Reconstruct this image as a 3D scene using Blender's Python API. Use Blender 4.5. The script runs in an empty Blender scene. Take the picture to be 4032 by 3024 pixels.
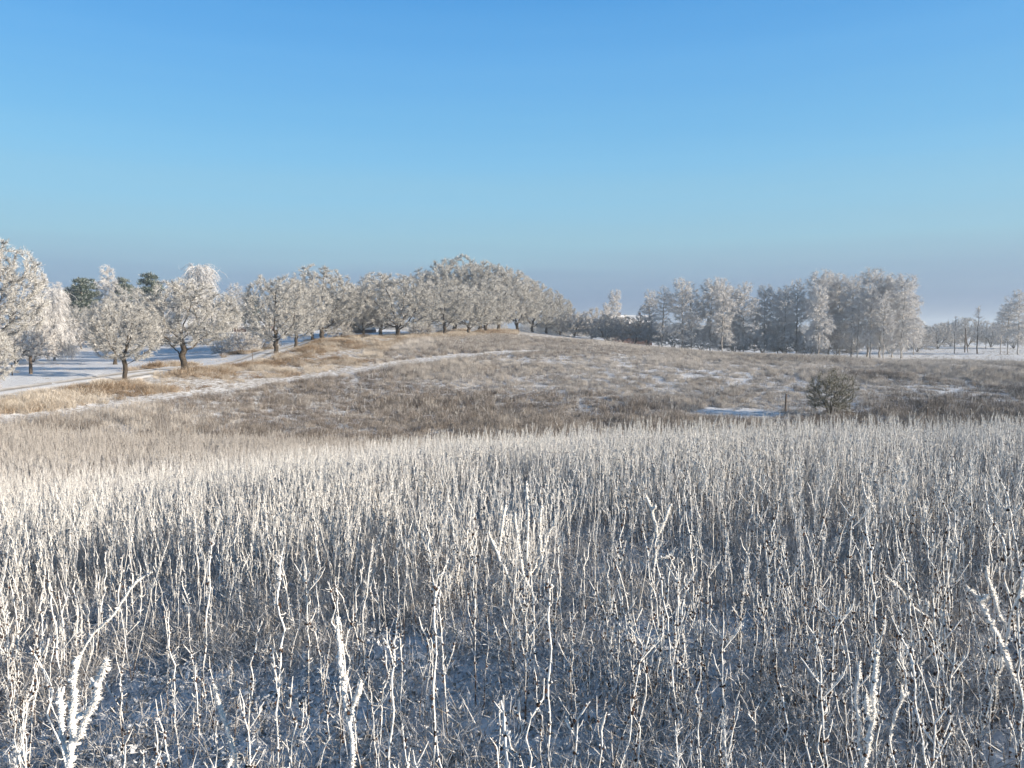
import bpy, math, random
import numpy as np
from mathutils import Vector

R = math.radians
SC = bpy.context.scene
COL = SC.collection

# ------------------------------------------------------------------ camera
EYE = 1.7
F = 3046.0
PITCH = math.atan(222.0 / F)
cam = bpy.data.cameras.new('camera')
cam.sensor_width = 36.0
cam.lens = 36.0 * F / 4032.0
cam.clip_start = 0.05
cam.clip_end = 9000.0
camo = bpy.data.objects.new('camera', cam)
COL.objects.link(camo)
camo.location = (0, 0, EYE)
camo.rotation_euler = (math.pi / 2 - PITCH, 0, 0)
SC.camera = camo

# ------------------------------------------------------------------ light
SUN_EL, SUN_AZ = R(14.0), R(109.0)      # azimuth clockwise from the view direction (+Y)
SUN_DIR = Vector((math.cos(SUN_EL) * math.sin(SUN_AZ), math.cos(SUN_EL) * math.cos(SUN_AZ), math.sin(SUN_EL)))
world = bpy.data.worlds.new('World')
SC.world = world
world.use_nodes = True
wn, wl = world.node_tree.nodes, world.node_tree.links
wn.clear()
w_out = wn.new('ShaderNodeOutputWorld')
w_bg = wn.new('ShaderNodeBackground')
w_sky = wn.new('ShaderNodeTexSky')
w_sky.sky_type = 'NISHITA'
w_sky.sun_disc = False
w_sky.sun_elevation = SUN_EL
w_sky.sun_rotation = SUN_AZ
w_sky.air_density = 1.0
w_sky.dust_density = 0.4
w_sky.ozone_density = 1.6
w_geo = wn.new('ShaderNodeTexCoord')
w_sep = wn.new('ShaderNodeSeparateXYZ')
wl.new(w_geo.outputs['Generated'], w_sep.inputs[0])
w_asin = wn.new('ShaderNodeMath'); w_asin.operation = 'ARCSINE'
wl.new(w_sep.outputs['Z'], w_asin.inputs[0])
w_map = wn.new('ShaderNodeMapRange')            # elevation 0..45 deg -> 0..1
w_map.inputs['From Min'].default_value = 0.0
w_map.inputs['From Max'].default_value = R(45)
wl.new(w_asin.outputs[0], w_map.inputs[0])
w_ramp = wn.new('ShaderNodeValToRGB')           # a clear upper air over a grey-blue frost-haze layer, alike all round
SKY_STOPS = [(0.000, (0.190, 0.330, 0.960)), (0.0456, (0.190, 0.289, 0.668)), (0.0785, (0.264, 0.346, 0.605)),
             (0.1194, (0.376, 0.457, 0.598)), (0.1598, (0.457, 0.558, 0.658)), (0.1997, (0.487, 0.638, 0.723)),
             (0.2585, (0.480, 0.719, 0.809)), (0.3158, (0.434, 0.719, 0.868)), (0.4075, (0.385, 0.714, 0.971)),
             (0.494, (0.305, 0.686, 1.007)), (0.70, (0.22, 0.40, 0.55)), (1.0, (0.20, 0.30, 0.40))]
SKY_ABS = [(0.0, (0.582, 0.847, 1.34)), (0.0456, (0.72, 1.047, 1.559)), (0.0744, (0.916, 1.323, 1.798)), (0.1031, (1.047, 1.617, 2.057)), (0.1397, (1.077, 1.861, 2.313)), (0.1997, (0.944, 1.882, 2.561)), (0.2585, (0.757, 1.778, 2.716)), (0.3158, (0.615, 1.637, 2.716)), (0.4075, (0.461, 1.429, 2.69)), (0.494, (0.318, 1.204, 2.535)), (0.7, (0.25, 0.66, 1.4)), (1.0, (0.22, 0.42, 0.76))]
def set_ramp(ramp, stops):
    el = ramp.color_ramp.elements
    while len(el) > 1:
        el.remove(el[-1])
    el[0].position = stops[0][0]; el[0].color = (*stops[0][1], 1)
    for p, c in stops[1:]:
        e = el.new(p); e.color = (*c, 1)
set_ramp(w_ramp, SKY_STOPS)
w_st = wn.new('ShaderNodeMapping'); w_st.inputs['Scale'].default_value = (1.6, 1.6, 34.0)
wl.new(w_geo.outputs['Generated'], w_st.inputs['Vector'])
w_nz = wn.new('ShaderNodeTexNoise'); w_nz.inputs['Scale'].default_value = 1.0; w_nz.inputs['Detail'].default_value = 3
wl.new(w_st.outputs[0], w_nz.inputs['Vector'])
w_off = wn.new('ShaderNodeMath'); w_off.operation = 'MULTIPLY_ADD'; w_off.inputs[1].default_value = 0.05
w_neg = wn.new('ShaderNodeMath'); w_neg.operation = 'SUBTRACT'; w_neg.inputs[1].default_value = 0.5
wl.new(w_nz.outputs[0], w_neg.inputs[0]); wl.new(w_neg.outputs[0], w_off.inputs[0]); wl.new(w_map.outputs[0], w_off.inputs[2])
w_map = w_off
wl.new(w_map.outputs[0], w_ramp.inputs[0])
w_mul = wn.new('ShaderNodeMix'); w_mul.data_type = 'RGBA'; w_mul.blend_type = 'MULTIPLY'
w_mul.inputs['Factor'].default_value = 1.0
wl.new(w_sky.outputs[0], w_mul.inputs['A'])
wl.new(w_ramp.outputs[0], w_mul.inputs['B'])
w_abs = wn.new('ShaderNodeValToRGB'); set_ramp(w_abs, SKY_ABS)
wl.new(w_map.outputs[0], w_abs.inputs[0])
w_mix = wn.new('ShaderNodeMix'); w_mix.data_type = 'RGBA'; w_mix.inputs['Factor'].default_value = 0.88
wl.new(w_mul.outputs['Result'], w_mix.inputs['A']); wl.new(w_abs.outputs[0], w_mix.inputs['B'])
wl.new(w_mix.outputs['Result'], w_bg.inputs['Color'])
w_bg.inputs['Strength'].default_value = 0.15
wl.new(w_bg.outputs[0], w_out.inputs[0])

sun = bpy.data.lights.new('sun', 'SUN')
sun.energy = 5.0
sun.angle = R(0.5)
sun.color = (1.0, 0.87, 0.70)
suno = bpy.data.objects.new('sun', sun)
COL.objects.link(suno)
suno.location = SUN_DIR * 200
suno.rotation_euler = SUN_DIR.to_track_quat('Z', 'Y').to_euler()

SC.view_settings.view_transform = 'Standard'
SC.view_settings.look = 'None'
SC.view_settings.gamma = 1.0
SC.view_settings.use_curve_mapping = False
SC.view_settings.exposure = 1.0
SC.render.engine = 'CYCLES'
SC.cycles.max_bounces = 3
SC.cycles.diffuse_bounces = 2
SC.cycles.use_adaptive_sampling = True
SC.cycles.adaptive_threshold = 0.02
SC.cycles.glossy_bounces = 1
SC.cycles.transmission_bounces = 1
SC.cycles.volume_bounces = 0
SC.cycles.use_denoising = True

# ------------------------------------------------------------------ helpers
FWD = np.array([0, math.cos(PITCH), -math.sin(PITCH)])
UPV = np.array([0, math.sin(PITCH), math.cos(PITCH)])
def at(px, py, Y):
    """world point seen at photo pixel (px, py) that lies Y metres ahead"""
    d = FWD + np.array([1.0, 0, 0]) * ((px - 2016.0) / F) + UPV * (-(py - 1512.0) / F)
    p = d * (Y / d[1])
    return np.array([p[0], p[1], p[2] + EYE])
def px_of(P):
    """photo pixel of world points (N,3)"""
    P = np.asarray(P, float) - np.array([0, 0, EYE])
    d = P @ FWD
    return 2016.0 + F * P[:, 0] / d, 1512.0 - F * (P @ UPV) / d, d

def hash2(ix, iy, seed):
    n = (ix.astype(np.int64) * 374761393 + iy.astype(np.int64) * 668265263 + seed * 974711) & 0x7fffffff
    n = ((n ^ (n >> 13)) * 1274126177) & 0x7fffffff
    n = n ^ (n >> 16)
    return (n & 0xffffff) / float(0xffffff)
def vnoise(x, y, seed=0):
    ix, iy = np.floor(x), np.floor(y)
    fx, fy = x - ix, y - iy
    fx = fx * fx * (3 - 2 * fx); fy = fy * fy * (3 - 2 * fy)
    a, b = hash2(ix, iy, seed), hash2(ix + 1, iy, seed)
    c, d = hash2(ix, iy + 1, seed), hash2(ix + 1, iy + 1, seed)
    return (a * (1 - fx) + b * fx) * (1 - fy) + (c * (1 - fx) + d * fx) * fy
def fbm(x, y, seed=0, octv=4):
    t, amp, tot = 0.0, 1.0, 0.0
    for k in range(octv):
        t = t + amp * vnoise(x * 2 ** k + 17.3 * k, y * 2 ** k - 9.1 * k, seed + k)
        tot += amp; amp *= 0.5
    return t / tot
def sstep(a, b, x):
    t = np.clip((x - a) / (b - a), 0, 1)
    return t * t * (3 - 2 * t)

def new_mesh(name, verts, faces, mats, smooth=False, midx=None):
    """verts (N,3) array; faces: list of arrays (k,3) / (k,4)"""
    verts = np.asarray(verts, np.float32)
    faces = [np.asarray(f, np.int32) for f in faces if len(f)]
    me = bpy.data.meshes.new(name)
    me.vertices.add(len(verts)); me.vertices.foreach_set('co', verts.ravel())
    nl = sum(f.size for f in faces); npoly = sum(len(f) for f in faces)
    me.loops.add(nl); me.polygons.add(npoly)
    me.loops.foreach_set('vertex_index', np.concatenate([f.ravel() for f in faces]))
    tot = np.concatenate([np.full(len(f), f.shape[1], np.int32) for f in faces])
    st = np.concatenate([[0], np.cumsum(tot)[:-1]]).astype(np.int32)
    me.polygons.foreach_set('loop_start', st)
    me.polygons.foreach_set('loop_total', tot)
    me.polygons.foreach_set('use_smooth', np.full(npoly, smooth))
    for m in (mats if isinstance(mats, (list, tuple)) else [mats]):
        me.materials.append(m)
    if midx is not None:
        me.polygons.foreach_set('material_index', np.asarray(midx, np.int32))
    me.update(calc_edges=True)
    return me
def link(name, me, parent=None):
    o = bpy.data.objects.new(name, me)
    COL.objects.link(o)
    if parent: o.parent = parent
    return o
def tag(o, label=None, cat=None, group=None, kind=None):
    if label: o['label'] = label
    if cat: o['category'] = cat
    if group: o['group'] = group
    if kind: o['kind'] = kind
    return o
def empty(name, loc, rz=0.0, scale=(1, 1, 1)):
    o = bpy.data.objects.new(name, None)
    COL.objects.link(o)
    o.empty_display_size = 0.3
    o.location = loc; o.rotation_euler = (0, 0, rz); o.scale = scale
    return o

class Buf:
    """collects geometry for one mesh"""
    def __init__(s): s.v, s.f3, s.f4, s.n = [], [], [], 0
    def add(s, v, f3=None, f4=None):
        v = np.asarray(v, float).reshape(-1, 3)
        s.v.append(v)
        if f3 is not None and len(f3): s.f3.append(np.asarray(f3, np.int64).reshape(-1, 3) + s.n)
        if f4 is not None and len(f4): s.f4.append(np.asarray(f4, np.int64).reshape(-1, 4) + s.n)
        s.n += len(v)
    def arrays(s):
        v = np.concatenate(s.v) if s.v else np.zeros((0, 3))
        f3 = np.concatenate(s.f3) if s.f3 else np.zeros((0, 3), int)
        f4 = np.concatenate(s.f4) if s.f4 else np.zeros((0, 4), int)
        return v, f3, f4
    def mesh(s, name, mat, smooth=False):
        v, f3, f4 = s.arrays()
        return new_mesh(name, v, [f3, f4], mat, smooth)
    def box(s, x0, x1, y0, y1, z0, z1):
        v = [(x, y, z) for z in (z0, z1) for y in (y0, y1) for x in (x0, x1)]
        s.add(v, None, [(0, 2, 3, 1), (4, 5, 7, 6), (0, 1, 5, 4), (2, 6, 7, 3), (0, 4, 6, 2), (1, 3, 7, 5)])
def merge_mesh(name, bufs_mats, smooth=False):
    vs, fs, mi, n = [], [], [], 0
    for k, (b, m) in enumerate(bufs_mats):
        v, f3, f4 = b.arrays()
        vs.append(v)
        for f in (f3, f4):
            if len(f): fs.append(f + n); mi.append(np.full(len(f), k))
        n += len(v)
    return new_mesh(name, np.concatenate(vs), fs, [m for _, m in bufs_mats], smooth, np.concatenate(mi))

def frames(D):
    """two unit vectors perpendicular to each direction (N,3)"""
    D = D / np.maximum(np.linalg.norm(D, axis=1, keepdims=True), 1e-9)
    ref = np.where(np.abs(D[:, 2:3]) > 0.9, np.array([[1.0, 0, 0]]), np.array([[0, 0, 1.0]]))
    A = np.cross(D, ref); A /= np.maximum(np.linalg.norm(A, axis=1, keepdims=True), 1e-9)
    return D, A, np.cross(D, A)
def cones(buf, P, V, r, sides=3, rng=None):
    """tapering spikes: base points P, vectors V, base radii r"""
    n = len(P)
    if not n: return
    D, A, B = frames(V)
    ph = rng.uniform(0, 6.28, n) if rng is not None else np.zeros(n)
    rows = []
    for k in range(sides):
        a = ph + 2 * math.pi * k / sides
        rows.append(P + (A * np.cos(a)[:, None] + B * np.sin(a)[:, None]) * r[:, None])
    rows.append(P + V)
    v = np.stack(rows, 1).reshape(-1, 3)
    base = np.arange(n)[:, None] * (sides + 1)
    f = np.concatenate([np.stack([base[:, 0] + k, base[:, 0] + (k + 1) % sides, base[:, 0] + sides], 1) for k in range(sides)])
    buf.add(v, f)
def frusta(buf, P0, P1, r0, r1, sides=5):
    n = len(P0)
    if not n: return
    D, A, B = frames(P1 - P0)
    rows = []
    for P, r in ((P0, r0), (P1, r1)):
        for k in range(sides):
            a = 2 * math.pi * k / sides
            rows.append(P + (A * math.cos(a) + B * math.sin(a)) * r[:, None])
    v = np.stack(rows, 1).reshape(-1, 3)
    b = np.arange(n) * 2 * sides
    f = np.concatenate([np.stack([b + k, b + (k + 1) % sides, b + sides + (k + 1) % sides, b + sides + k], 1) for k in range(sides)])
    buf.add(v, None, f)
def tube(buf, pts, rad, sides=6, cap=True, jit=0.0, rng=None, offset=None):
    """one continuous tube along a polyline; rad per point; optional jagged surface"""
    pts = np.asarray(pts, float); n = len(pts)
    T = np.gradient(pts, axis=0)
    D, A, B = frames(T)
    for i in range(1, n):                       # keep the ring from twisting
        a = A[i - 1] - D[i] * (A[i - 1] @ D[i]); a /= max(np.linalg.norm(a), 1e-9)
        A[i] = a; B[i] = np.cross(D[i], a)
    rad = np.asarray(rad, float)
    C = pts if offset is None else pts + offset
    v = np.zeros((n, sides, 3))
    for k in range(sides):
        a = 2 * math.pi * k / sides
        rr = rad * (1 + (rng.uniform(-jit, jit, n) if jit else 0))
        v[:, k] = C + (A * math.cos(a) + B * math.sin(a)) * rr[:, None]
    f4 = []
    for i in range(n - 1):
        for k in range(sides):
            f4.append((i * sides + k, i * sides + (k + 1) % sides, (i + 1) * sides + (k + 1) % sides, (i + 1) * sides + k))
    vv = v.reshape(-1, 3); f3 = []
    if cap:
        vv = np.concatenate([vv, [C[-1] + D[-1] * rad[-1] * 0.8]])
        t = len(vv) - 1
        f3 = [((n - 1) * sides + k, (n - 1) * sides + (k + 1) % sides, t) for k in range(sides)]
    buf.add(vv, f3, f4)
_ph = (1 + 5 ** 0.5) / 2
ICO_V = np.array([(-1, _ph, 0), (1, _ph, 0), (-1, -_ph, 0), (1, -_ph, 0), (0, -1, _ph), (0, 1, _ph), (0, -1, -_ph), (0, 1, -_ph), (_ph, 0, -1), (_ph, 0, 1), (-_ph, 0, -1), (-_ph, 0, 1)]) / math.sqrt(1 + _ph * _ph)
ICO_F = np.array([(0, 11, 5), (0, 5, 1), (0, 1, 7), (0, 7, 10), (0, 10, 11), (1, 5, 9), (5, 11, 4), (11, 10, 2), (10, 7, 6), (7, 1, 8), (3, 9, 4), (3, 4, 2), (3, 2, 6), (3, 6, 8), (3, 8, 9), (4, 9, 5), (2, 4, 11), (6, 2, 10), (8, 6, 7), (9, 8, 1)])
def blob(buf, c, r, rng, jit=0.35, sq=(1, 1, 1)):
    buf.add(np.asarray(c) + ICO_V * (1 + rng.uniform(-jit, jit, (12, 1))) * r * np.asarray(sq), ICO_F)

# ------------------------------------------------------------------ materials
def mat(name):
    m = bpy.data.materials.new(name); m.use_nodes = True
    nt = m.node_tree
    return m, nt, nt.nodes, nt.links, nt.nodes['Principled BSDF']
def plain(name, col, rough=0.8, noise=0.25, scale=8.0, col2=None):
    m, nt, N, L, P = mat(name)
    tc = N.new('ShaderNodeTexCoord')
    nz = N.new('ShaderNodeTexNoise'); nz.inputs['Scale'].default_value = scale; nz.inputs['Detail'].default_value = 4
    L.new(tc.outputs['Object'], nz.inputs['Vector'])
    rp = N.new('ShaderNodeValToRGB')
    c2 = col2 or tuple(min(1, c * (1 + noise)) for c in col)
    c1 = tuple(c * (1 - noise) for c in col) if not col2 else col
    set_ramp(rp, [(0.35, c1), (0.65, c2)])
    L.new(nz.outputs[0], rp.inputs[0]); L.new(rp.outputs[0], P.inputs['Base Color'])
    P.inputs['Roughness'].default_value = rough
    P.inputs['Specular IOR Level'].default_value = 0.2
    return m
def island_mat(name, stops, rough=0.75, tint_attr=None, low=None, transl=0.0):
    """each small piece (twig, blade, flake) takes its own colour"""
    m, nt, N, L, P = mat(name)
    g = N.new('ShaderNodeNewGeometry')
    rp = N.new('ShaderNodeValToRGB'); set_ramp(rp, stops)
    L.new(g.outputs['Random Per Island'], rp.inputs[0])
    out = rp.outputs[0]
    if tint_attr:
        at_ = N.new('ShaderNodeAttribute'); at_.attribute_type = 'INSTANCER'; at_.attribute_name = tint_attr
        rp2 = N.new('ShaderNodeValToRGB'); set_ramp(rp2, low)
        L.new(g.outputs['Random Per Island'], rp2.inputs[0])
        mx = N.new('ShaderNodeMix'); mx.data_type = 'RGBA'
        L.new(at_.outputs['Fac'], mx.inputs['Factor'])
        L.new(rp2.outputs[0], mx.inputs['A']); L.new(out, mx.inputs['B'])
        out = mx.outputs['Result']
    L.new(out, P.inputs['Base Color'])
    P.inputs['Roughness'].default_value = rough
    P.inputs['Specular IOR Level'].default_value = 0.25
    if transl:
        tr = N.new('ShaderNodeBsdfTranslucent'); L.new(out, tr.inputs['Color'])
        ms = N.new('ShaderNodeMixShader'); ms.inputs[0].default_value = transl
        L.new(P.outputs[0], ms.inputs[1]); L.new(tr.outputs[0], ms.inputs[2])
        L.new(ms.outputs[0], N['Material Output'].inputs[0])
    return m
FROST = (0.80, 0.80, 0.80)
M = {}
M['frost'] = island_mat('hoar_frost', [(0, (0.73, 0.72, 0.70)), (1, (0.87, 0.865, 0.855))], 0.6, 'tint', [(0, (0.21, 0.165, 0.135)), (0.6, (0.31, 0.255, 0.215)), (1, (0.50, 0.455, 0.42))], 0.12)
M['frost_near'] = plain('hoar_frost_near', (0.70, 0.69, 0.67), 0.55, col2=(0.86, 0.85, 0.83), scale=60)
M['stem'] = island_mat('dry_stem', [(0, (0.07, 0.045, 0.032)), (0.6, (0.13, 0.085, 0.06)), (1, (0.22, 0.16, 0.12))])
M['pod'] = island_mat('dry_seed_pod', [(0, (0.03, 0.018, 0.013)), (1, (0.09, 0.05, 0.035))])
M['twig'] = island_mat('frosted_twig', [(0, (0.12, 0.105, 0.09)), (0.28, (0.24, 0.225, 0.205)), (0.46, (0.54, 0.535, 0.52)), (1, (0.82, 0.82, 0.81))], 0.7, transl=0.1)
M['birch_twig'] = island_mat('frosted_birch_twig', [(0, (0.20, 0.17, 0.16)), (0.15, (0.38, 0.35, 0.34)), (0.30, (0.66, 0.65, 0.65)), (1, (0.85, 0.85, 0.85))], 0.7, transl=0.12)
M['shrub_twig'] = island_mat('shrub_twig', [(0, (0.13, 0.105, 0.09)), (0.3, (0.28, 0.25, 0.23)), (0.5, (0.52, 0.51, 0.50)), (1, (0.78, 0.78, 0.78))], 0.7)
M['bush_twig'] = island_mat('bush_twig', [(0, (0.05, 0.045, 0.025)), (0.45, (0.12, 0.105, 0.055)), (0.72, (0.20, 0.18, 0.11)), (0.82, (0.5, 0.5, 0.47)), (1, (0.68, 0.68, 0.67))], 0.7)
M['needle'] = island_mat('pine_needle', [(0, (0.018, 0.03, 0.018)), (0.6, (0.05, 0.075, 0.045)), (0.75, (0.15, 0.18, 0.15)), (1, (0.5, 0.52, 0.5))], 0.7)
M['bark'] = plain('dark_bark', (0.035, 0.028, 0.022), 0.9, col2=(0.10, 0.082, 0.065), scale=9)
M['birch_bark'] = plain('birch_bark', (0.10, 0.085, 0.075), 0.8, col2=(0.52, 0.49, 0.45), scale=5)
M['post'] = plain('weathered_post', (0.07, 0.055, 0.045), 0.9, col2=(0.19, 0.15, 0.12), scale=14)
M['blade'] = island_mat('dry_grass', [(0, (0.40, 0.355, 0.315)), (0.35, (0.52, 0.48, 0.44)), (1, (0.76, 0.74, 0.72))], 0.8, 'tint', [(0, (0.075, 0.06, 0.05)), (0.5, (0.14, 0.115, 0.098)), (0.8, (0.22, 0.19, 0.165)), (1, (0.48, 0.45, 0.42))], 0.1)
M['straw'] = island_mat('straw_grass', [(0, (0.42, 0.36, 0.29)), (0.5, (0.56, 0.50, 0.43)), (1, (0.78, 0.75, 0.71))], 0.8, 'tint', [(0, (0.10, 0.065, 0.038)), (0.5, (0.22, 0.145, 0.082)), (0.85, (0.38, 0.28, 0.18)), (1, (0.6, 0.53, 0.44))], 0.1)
M['near_grass'] = island_mat('frosted_grass_blade', [(0, (0.28, 0.25, 0.22)), (0.25, (0.5, 0.48, 0.46)), (1, (0.82, 0.82, 0.83))], 0.7, transl=0.1)
M['litter'] = island_mat('frosted_leaf', [(0, (0.16, 0.12, 0.09)), (0.18, (0.3, 0.27, 0.23)), (0.3, (0.66, 0.67, 0.69)), (1, (0.82, 0.83, 0.85))], 0.7)

def ground_mat():
    m, nt, N, L, P = mat('snowy_ground')
    tc = N.new('ShaderNodeTexCoord')
    at_ = N.new('ShaderNodeAttribute'); at_.attribute_name = 'cover'
    n1 = N.new('ShaderNodeTexNoise'); n1.inputs['Scale'].default_value = 3.1; n1.inputs['Detail'].default_value = 7; n1.inputs['Roughness'].default_value = 0.65
    n2 = N.new('ShaderNodeTexNoise'); n2.inputs['Scale'].default_value = 23; n2.inputs['Detail'].default_value = 5
    for n in (n1, n2): L.new(tc.outputs['Object'], n.inputs['Vector'])
    av = N.new('ShaderNodeMix'); av.data_type = 'FLOAT'; av.inputs[0].default_value = 0.45
    L.new(n1.outputs[0], av.inputs[2]); L.new(n2.outputs[0], av.inputs[3])
    # litter shows where noise is below the cover value
    sub = N.new('ShaderNodeMath'); sub.operation = 'SUBTRACT'
    L.new(at_.outputs['Fac'], sub.inputs[0]); L.new(av.outputs[0], sub.inputs[1])
    mr = N.new('ShaderNodeMapRange'); mr.inputs['From Min'].default_value = -0.06; mr.inputs['From Max'].default_value = 0.06
    L.new(sub.outputs[0], mr.inputs[0])
    snow = N.new('ShaderNodeValToRGB'); set_ramp(snow, [(0.3, (0.70, 0.71, 0.74)), (0.7, (0.84, 0.85, 0.87))])
    L.new(n2.outputs[0], snow.inputs[0])
    lit = N.new('ShaderNodeValToRGB'); set_ramp(lit, [(0.3, (0.10, 0.075, 0.055)), (0.5, (0.20, 0.16, 0.12)), (0.7, (0.36, 0.32, 0.28))])
    L.new(n2.outputs[0], lit.inputs[0])
    mx = N.new('ShaderNodeMix'); mx.data_type = 'RGBA'
    L.new(mr.outputs[0], mx.inputs['Factor']); L.new(snow.outputs[0], mx.inputs['A']); L.new(lit.outputs[0], mx.inputs['B'])
    L.new(mx.outputs['Result'], P.inputs['Base Color'])
    P.inputs['Roughness'].default_value = 0.75
    P.inputs['Specular IOR Level'].default_value = 0.2
    bp = N.new('ShaderNodeBump'); bp.inputs['Strength'].default_value = 0.6; bp.inputs['Distance'].default_value = 0.06
    L.new(av.outputs[0], bp.inputs['Height']); L.new(bp.outputs[0], P.inputs['Normal'])
    return m
M['ground'] = ground_mat()

# ------------------------------------------------------------------ terrain
CTRL = []
def cz(*t): CTRL.extend([(x, y, z + EYE) for x, y, z in t])
def cp(*t): CTRL.extend([tuple(at(*q)) for q in t])
cz((0, 0, -1.7), (0, -15, -1.2), (0, -60, -0.5), (-15, 0, -2.7), (15, 0, -1.7), (-40, 0, -4.2), (40, 0, -2.4), (-60, -40, -3), (60, -40, -1.5))
cz((0, 5, -1.95), (0, 10, -2.35), (0, 18, -3.3), (0, 25, -4.55), (0, 35, -5.65), (0, 45, -6.1), (0, 55, -6.3), (0, 70, -5.6), (0, 85, -4.3), (0, 97, -3.25), (0, 112, -2.15), (0, 127, -1.35))
cz((2.05, 5, -1.9), (4.1, 10, -2.2), (8.2, 20, -3.5), (10.2, 25, -4.45), (14.3, 35, -5.65), (18.5, 45, -6.1), (22.5, 55, -6.35), (30, 75, -5.4), (41, 100, -4.2), (49, 120, -4.6), (60, 145, -5.6), (82, 200, -5.6), (123, 300, -5.8))
cz((6.6, 10, -2.1), (13.2, 20, -3.35), (19.8, 30, -4.95), (26.4, 40, -5.6), (36, 55, -5.9), (50, 75, -5.2), (62, 95, -4.5), (79, 120, -5.3), (99, 150, -5.4), (132, 200, -5.4), (200, 300, -5.6))
cz((4, 20, -3.5), (7, 35, -5.65), (9, 45, -6.1), (11, 55, -6.35), (15, 75, -5.2), (20, 100, -3.75), (24, 120, -3.5), (29, 145, -4.3), (40, 200, -5.2), (60, 300, -5.6))
cz((15, 120, -2.45), (12.5, 100, -3.2), (18, 145, -2.9), (25, 200, -4.2), (29.5, 115, -3.8), (37, 145, -5), (35.5, 110, -4.2), (47, 145, -5.3))
cz((-1.65, 5, -2.05), (-3.3, 10, -2.65), (-5, 15, -3.4), (-6.6, 20, -4.2), (-9, 27, -4.9), (-11.5, 35, -5.4), (-15, 45, -5.6), (-18, 55, -5.5))
cz((-3.3, 5, -2.4), (-6, 9, -3.0), (-10, 15, -3.9), (-14.5, 22, -4.5), (-20, 30, -4.75))
PATH_PX = [(-260, 1705, 33.5), (0, 1665, 38), (300, 1620, 43), (600, 1572, 50), (900, 1532, 60), (1300, 1472, 74), (1600, 1432, 84), (1850, 1402, 94), (2000, 1390, 99), (2150, 1384, 103)]
LANE_PX = [(-420, 1622, 36), (0, 1555, 46), (316, 1506, 54), (542, 1474, 62), (768, 1450, 70), (995, 1415, 82), (1153, 1370, 100), (1400, 1341, 118), (1700, 1317, 135), (1950, 1304, 150), (2080, 1306, 168)]
cp(*PATH_PX); cp(*LANE_PX)
cp((490, 1500, 57), (723, 1465, 65), (1100, 1387, 85), (1270, 1338, 105), (1435, 1327, 112), (1565, 1332, 112), (1755, 1328, 120))
cp((0, 1600, 42), (455, 1440, 80), (200, 1440, 80), (300, 1372, 150), (600, 1400, 110), (60, 1400, 110), (900, 1346, 140), (970, 1312, 190), (1400, 1312, 165), (1000, 1450, 74))
cz((-60, 210, -0.5), (-130, 210, 1.5), (-100, 270, 3), (-30, 230, -1.0), (-150, 120, -2.5), (-85, 90, -4), (0, 190, -1.8), (0, 260, -4))
for k in range(16):
    a = 2 * math.pi * k / 16
    cz((600 * math.sin(a), 600 * math.cos(a), -7), (1700 * math.sin(a), 1700 * math.cos(a), -9))
CTRL = np.array(CTRL)
_keep = []
for i, c in enumerate(CTRL):                       # drop near-coincident control points
    if all(np.hypot(*(c[:2] - CTRL[j][:2])) > 2.2 for j in _keep): _keep.append(i)
CTRL = CTRL[_keep]
RBF_C = 5.0
_d = np.hypot(CTRL[:, None, 0] - CTRL[None, :, 0], CTRL[:, None, 1] - CTRL[None, :, 1])
_A = np.sqrt(_d ** 2 + RBF_C ** 2)
_n = len(CTRL)
_S = np.zeros((_n + 1, _n + 1)); _S[:_n, :_n] = _A - np.eye(_n) * 0.6
_S[:_n, _n] = 1; _S[_n, :_n] = 1
_W = np.linalg.solve(_S, np.append(CTRL[:, 2], 0))
def Z(x, y):
    x = np.atleast_1d(np.asarray(x, float)); y = np.atleast_1d(np.asarray(y, float))
    o = np.empty(x.size)
    xf, yf = x.ravel(), y.ravel()
    for s in range(0, x.size, 20000):
        dx = xf[s:s + 20000, None] - CTRL[None, :, 0]; dy = yf[s:s + 20000, None] - CTRL[None, :, 1]
        o[s:s + 20000] = np.sqrt(dx * dx + dy * dy + RBF_C ** 2) @ _W[:_n] + _W[_n]
    return o.reshape(x.shape)
def z1(x, y): return float(Z(x, y)[0])
def poly_dist(x, y, poly):
    """distance to a polyline, signed by side (+ right of its direction), and arc position"""
    x = np.asarray(x, float); y = np.asarray(y, float)
    best = np.full(x.shape, 1e9); sgn = np.ones(x.shape); arc = np.zeros(x.shape); acc = 0.0
    for (x0, y0), (x1, y1) in zip(poly[:-1], poly[1:]):
        dx, dy = x1 - x0, y1 - y0; L2 = dx * dx + dy * dy; L = math.sqrt(L2)
        t = np.clip(((x - x0) * dx + (y - y0) * dy) / L2, 0, 1)
        d = np.hypot(x - x0 - t * dx, y - y0 - t * dy)
        s = (x - x0) * dy - (y - y0) * dx
        w = d < best
        best = np.where(w, d, best); sgn = np.where(w, np.sign(s), sgn); arc = np.where(w, acc + t * L, arc)
        acc += L
    return best, sgn, arc
def smooth_poly(pts, n=12):
    pts = [np.array(p[:2]) for p in pts]
    pts = [2 * pts[0] - pts[1]] + pts + [2 * pts[-1] - pts[-2]]
    out = []
    for i in range(1, len(pts) - 2):
        p0, p1, p2, p3 = pts[i - 1:i + 3]
        for k in range(n):
            t = k / n
            out.append(tuple(0.5 * (2 * p1 + (p2 - p0) * t + (2 * p0 - 5 * p1 + 4 * p2 - p3) * t * t + (3 * p1 - p0 - 3 * p2 + p3) * t ** 3)))
    out.append(tuple(pts[-2]))
    return out
PATH = smooth_poly([at(*p) for p in PATH_PX], 8)
LANE = smooth_poly([at(*p) for p in LANE_PX], 8)
PATH_C, LANE_C = PATH[::4], LANE[::4]
HOLLOW = at(2890, 1630, 57)           # bare snow in the bottom of the hollow

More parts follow.
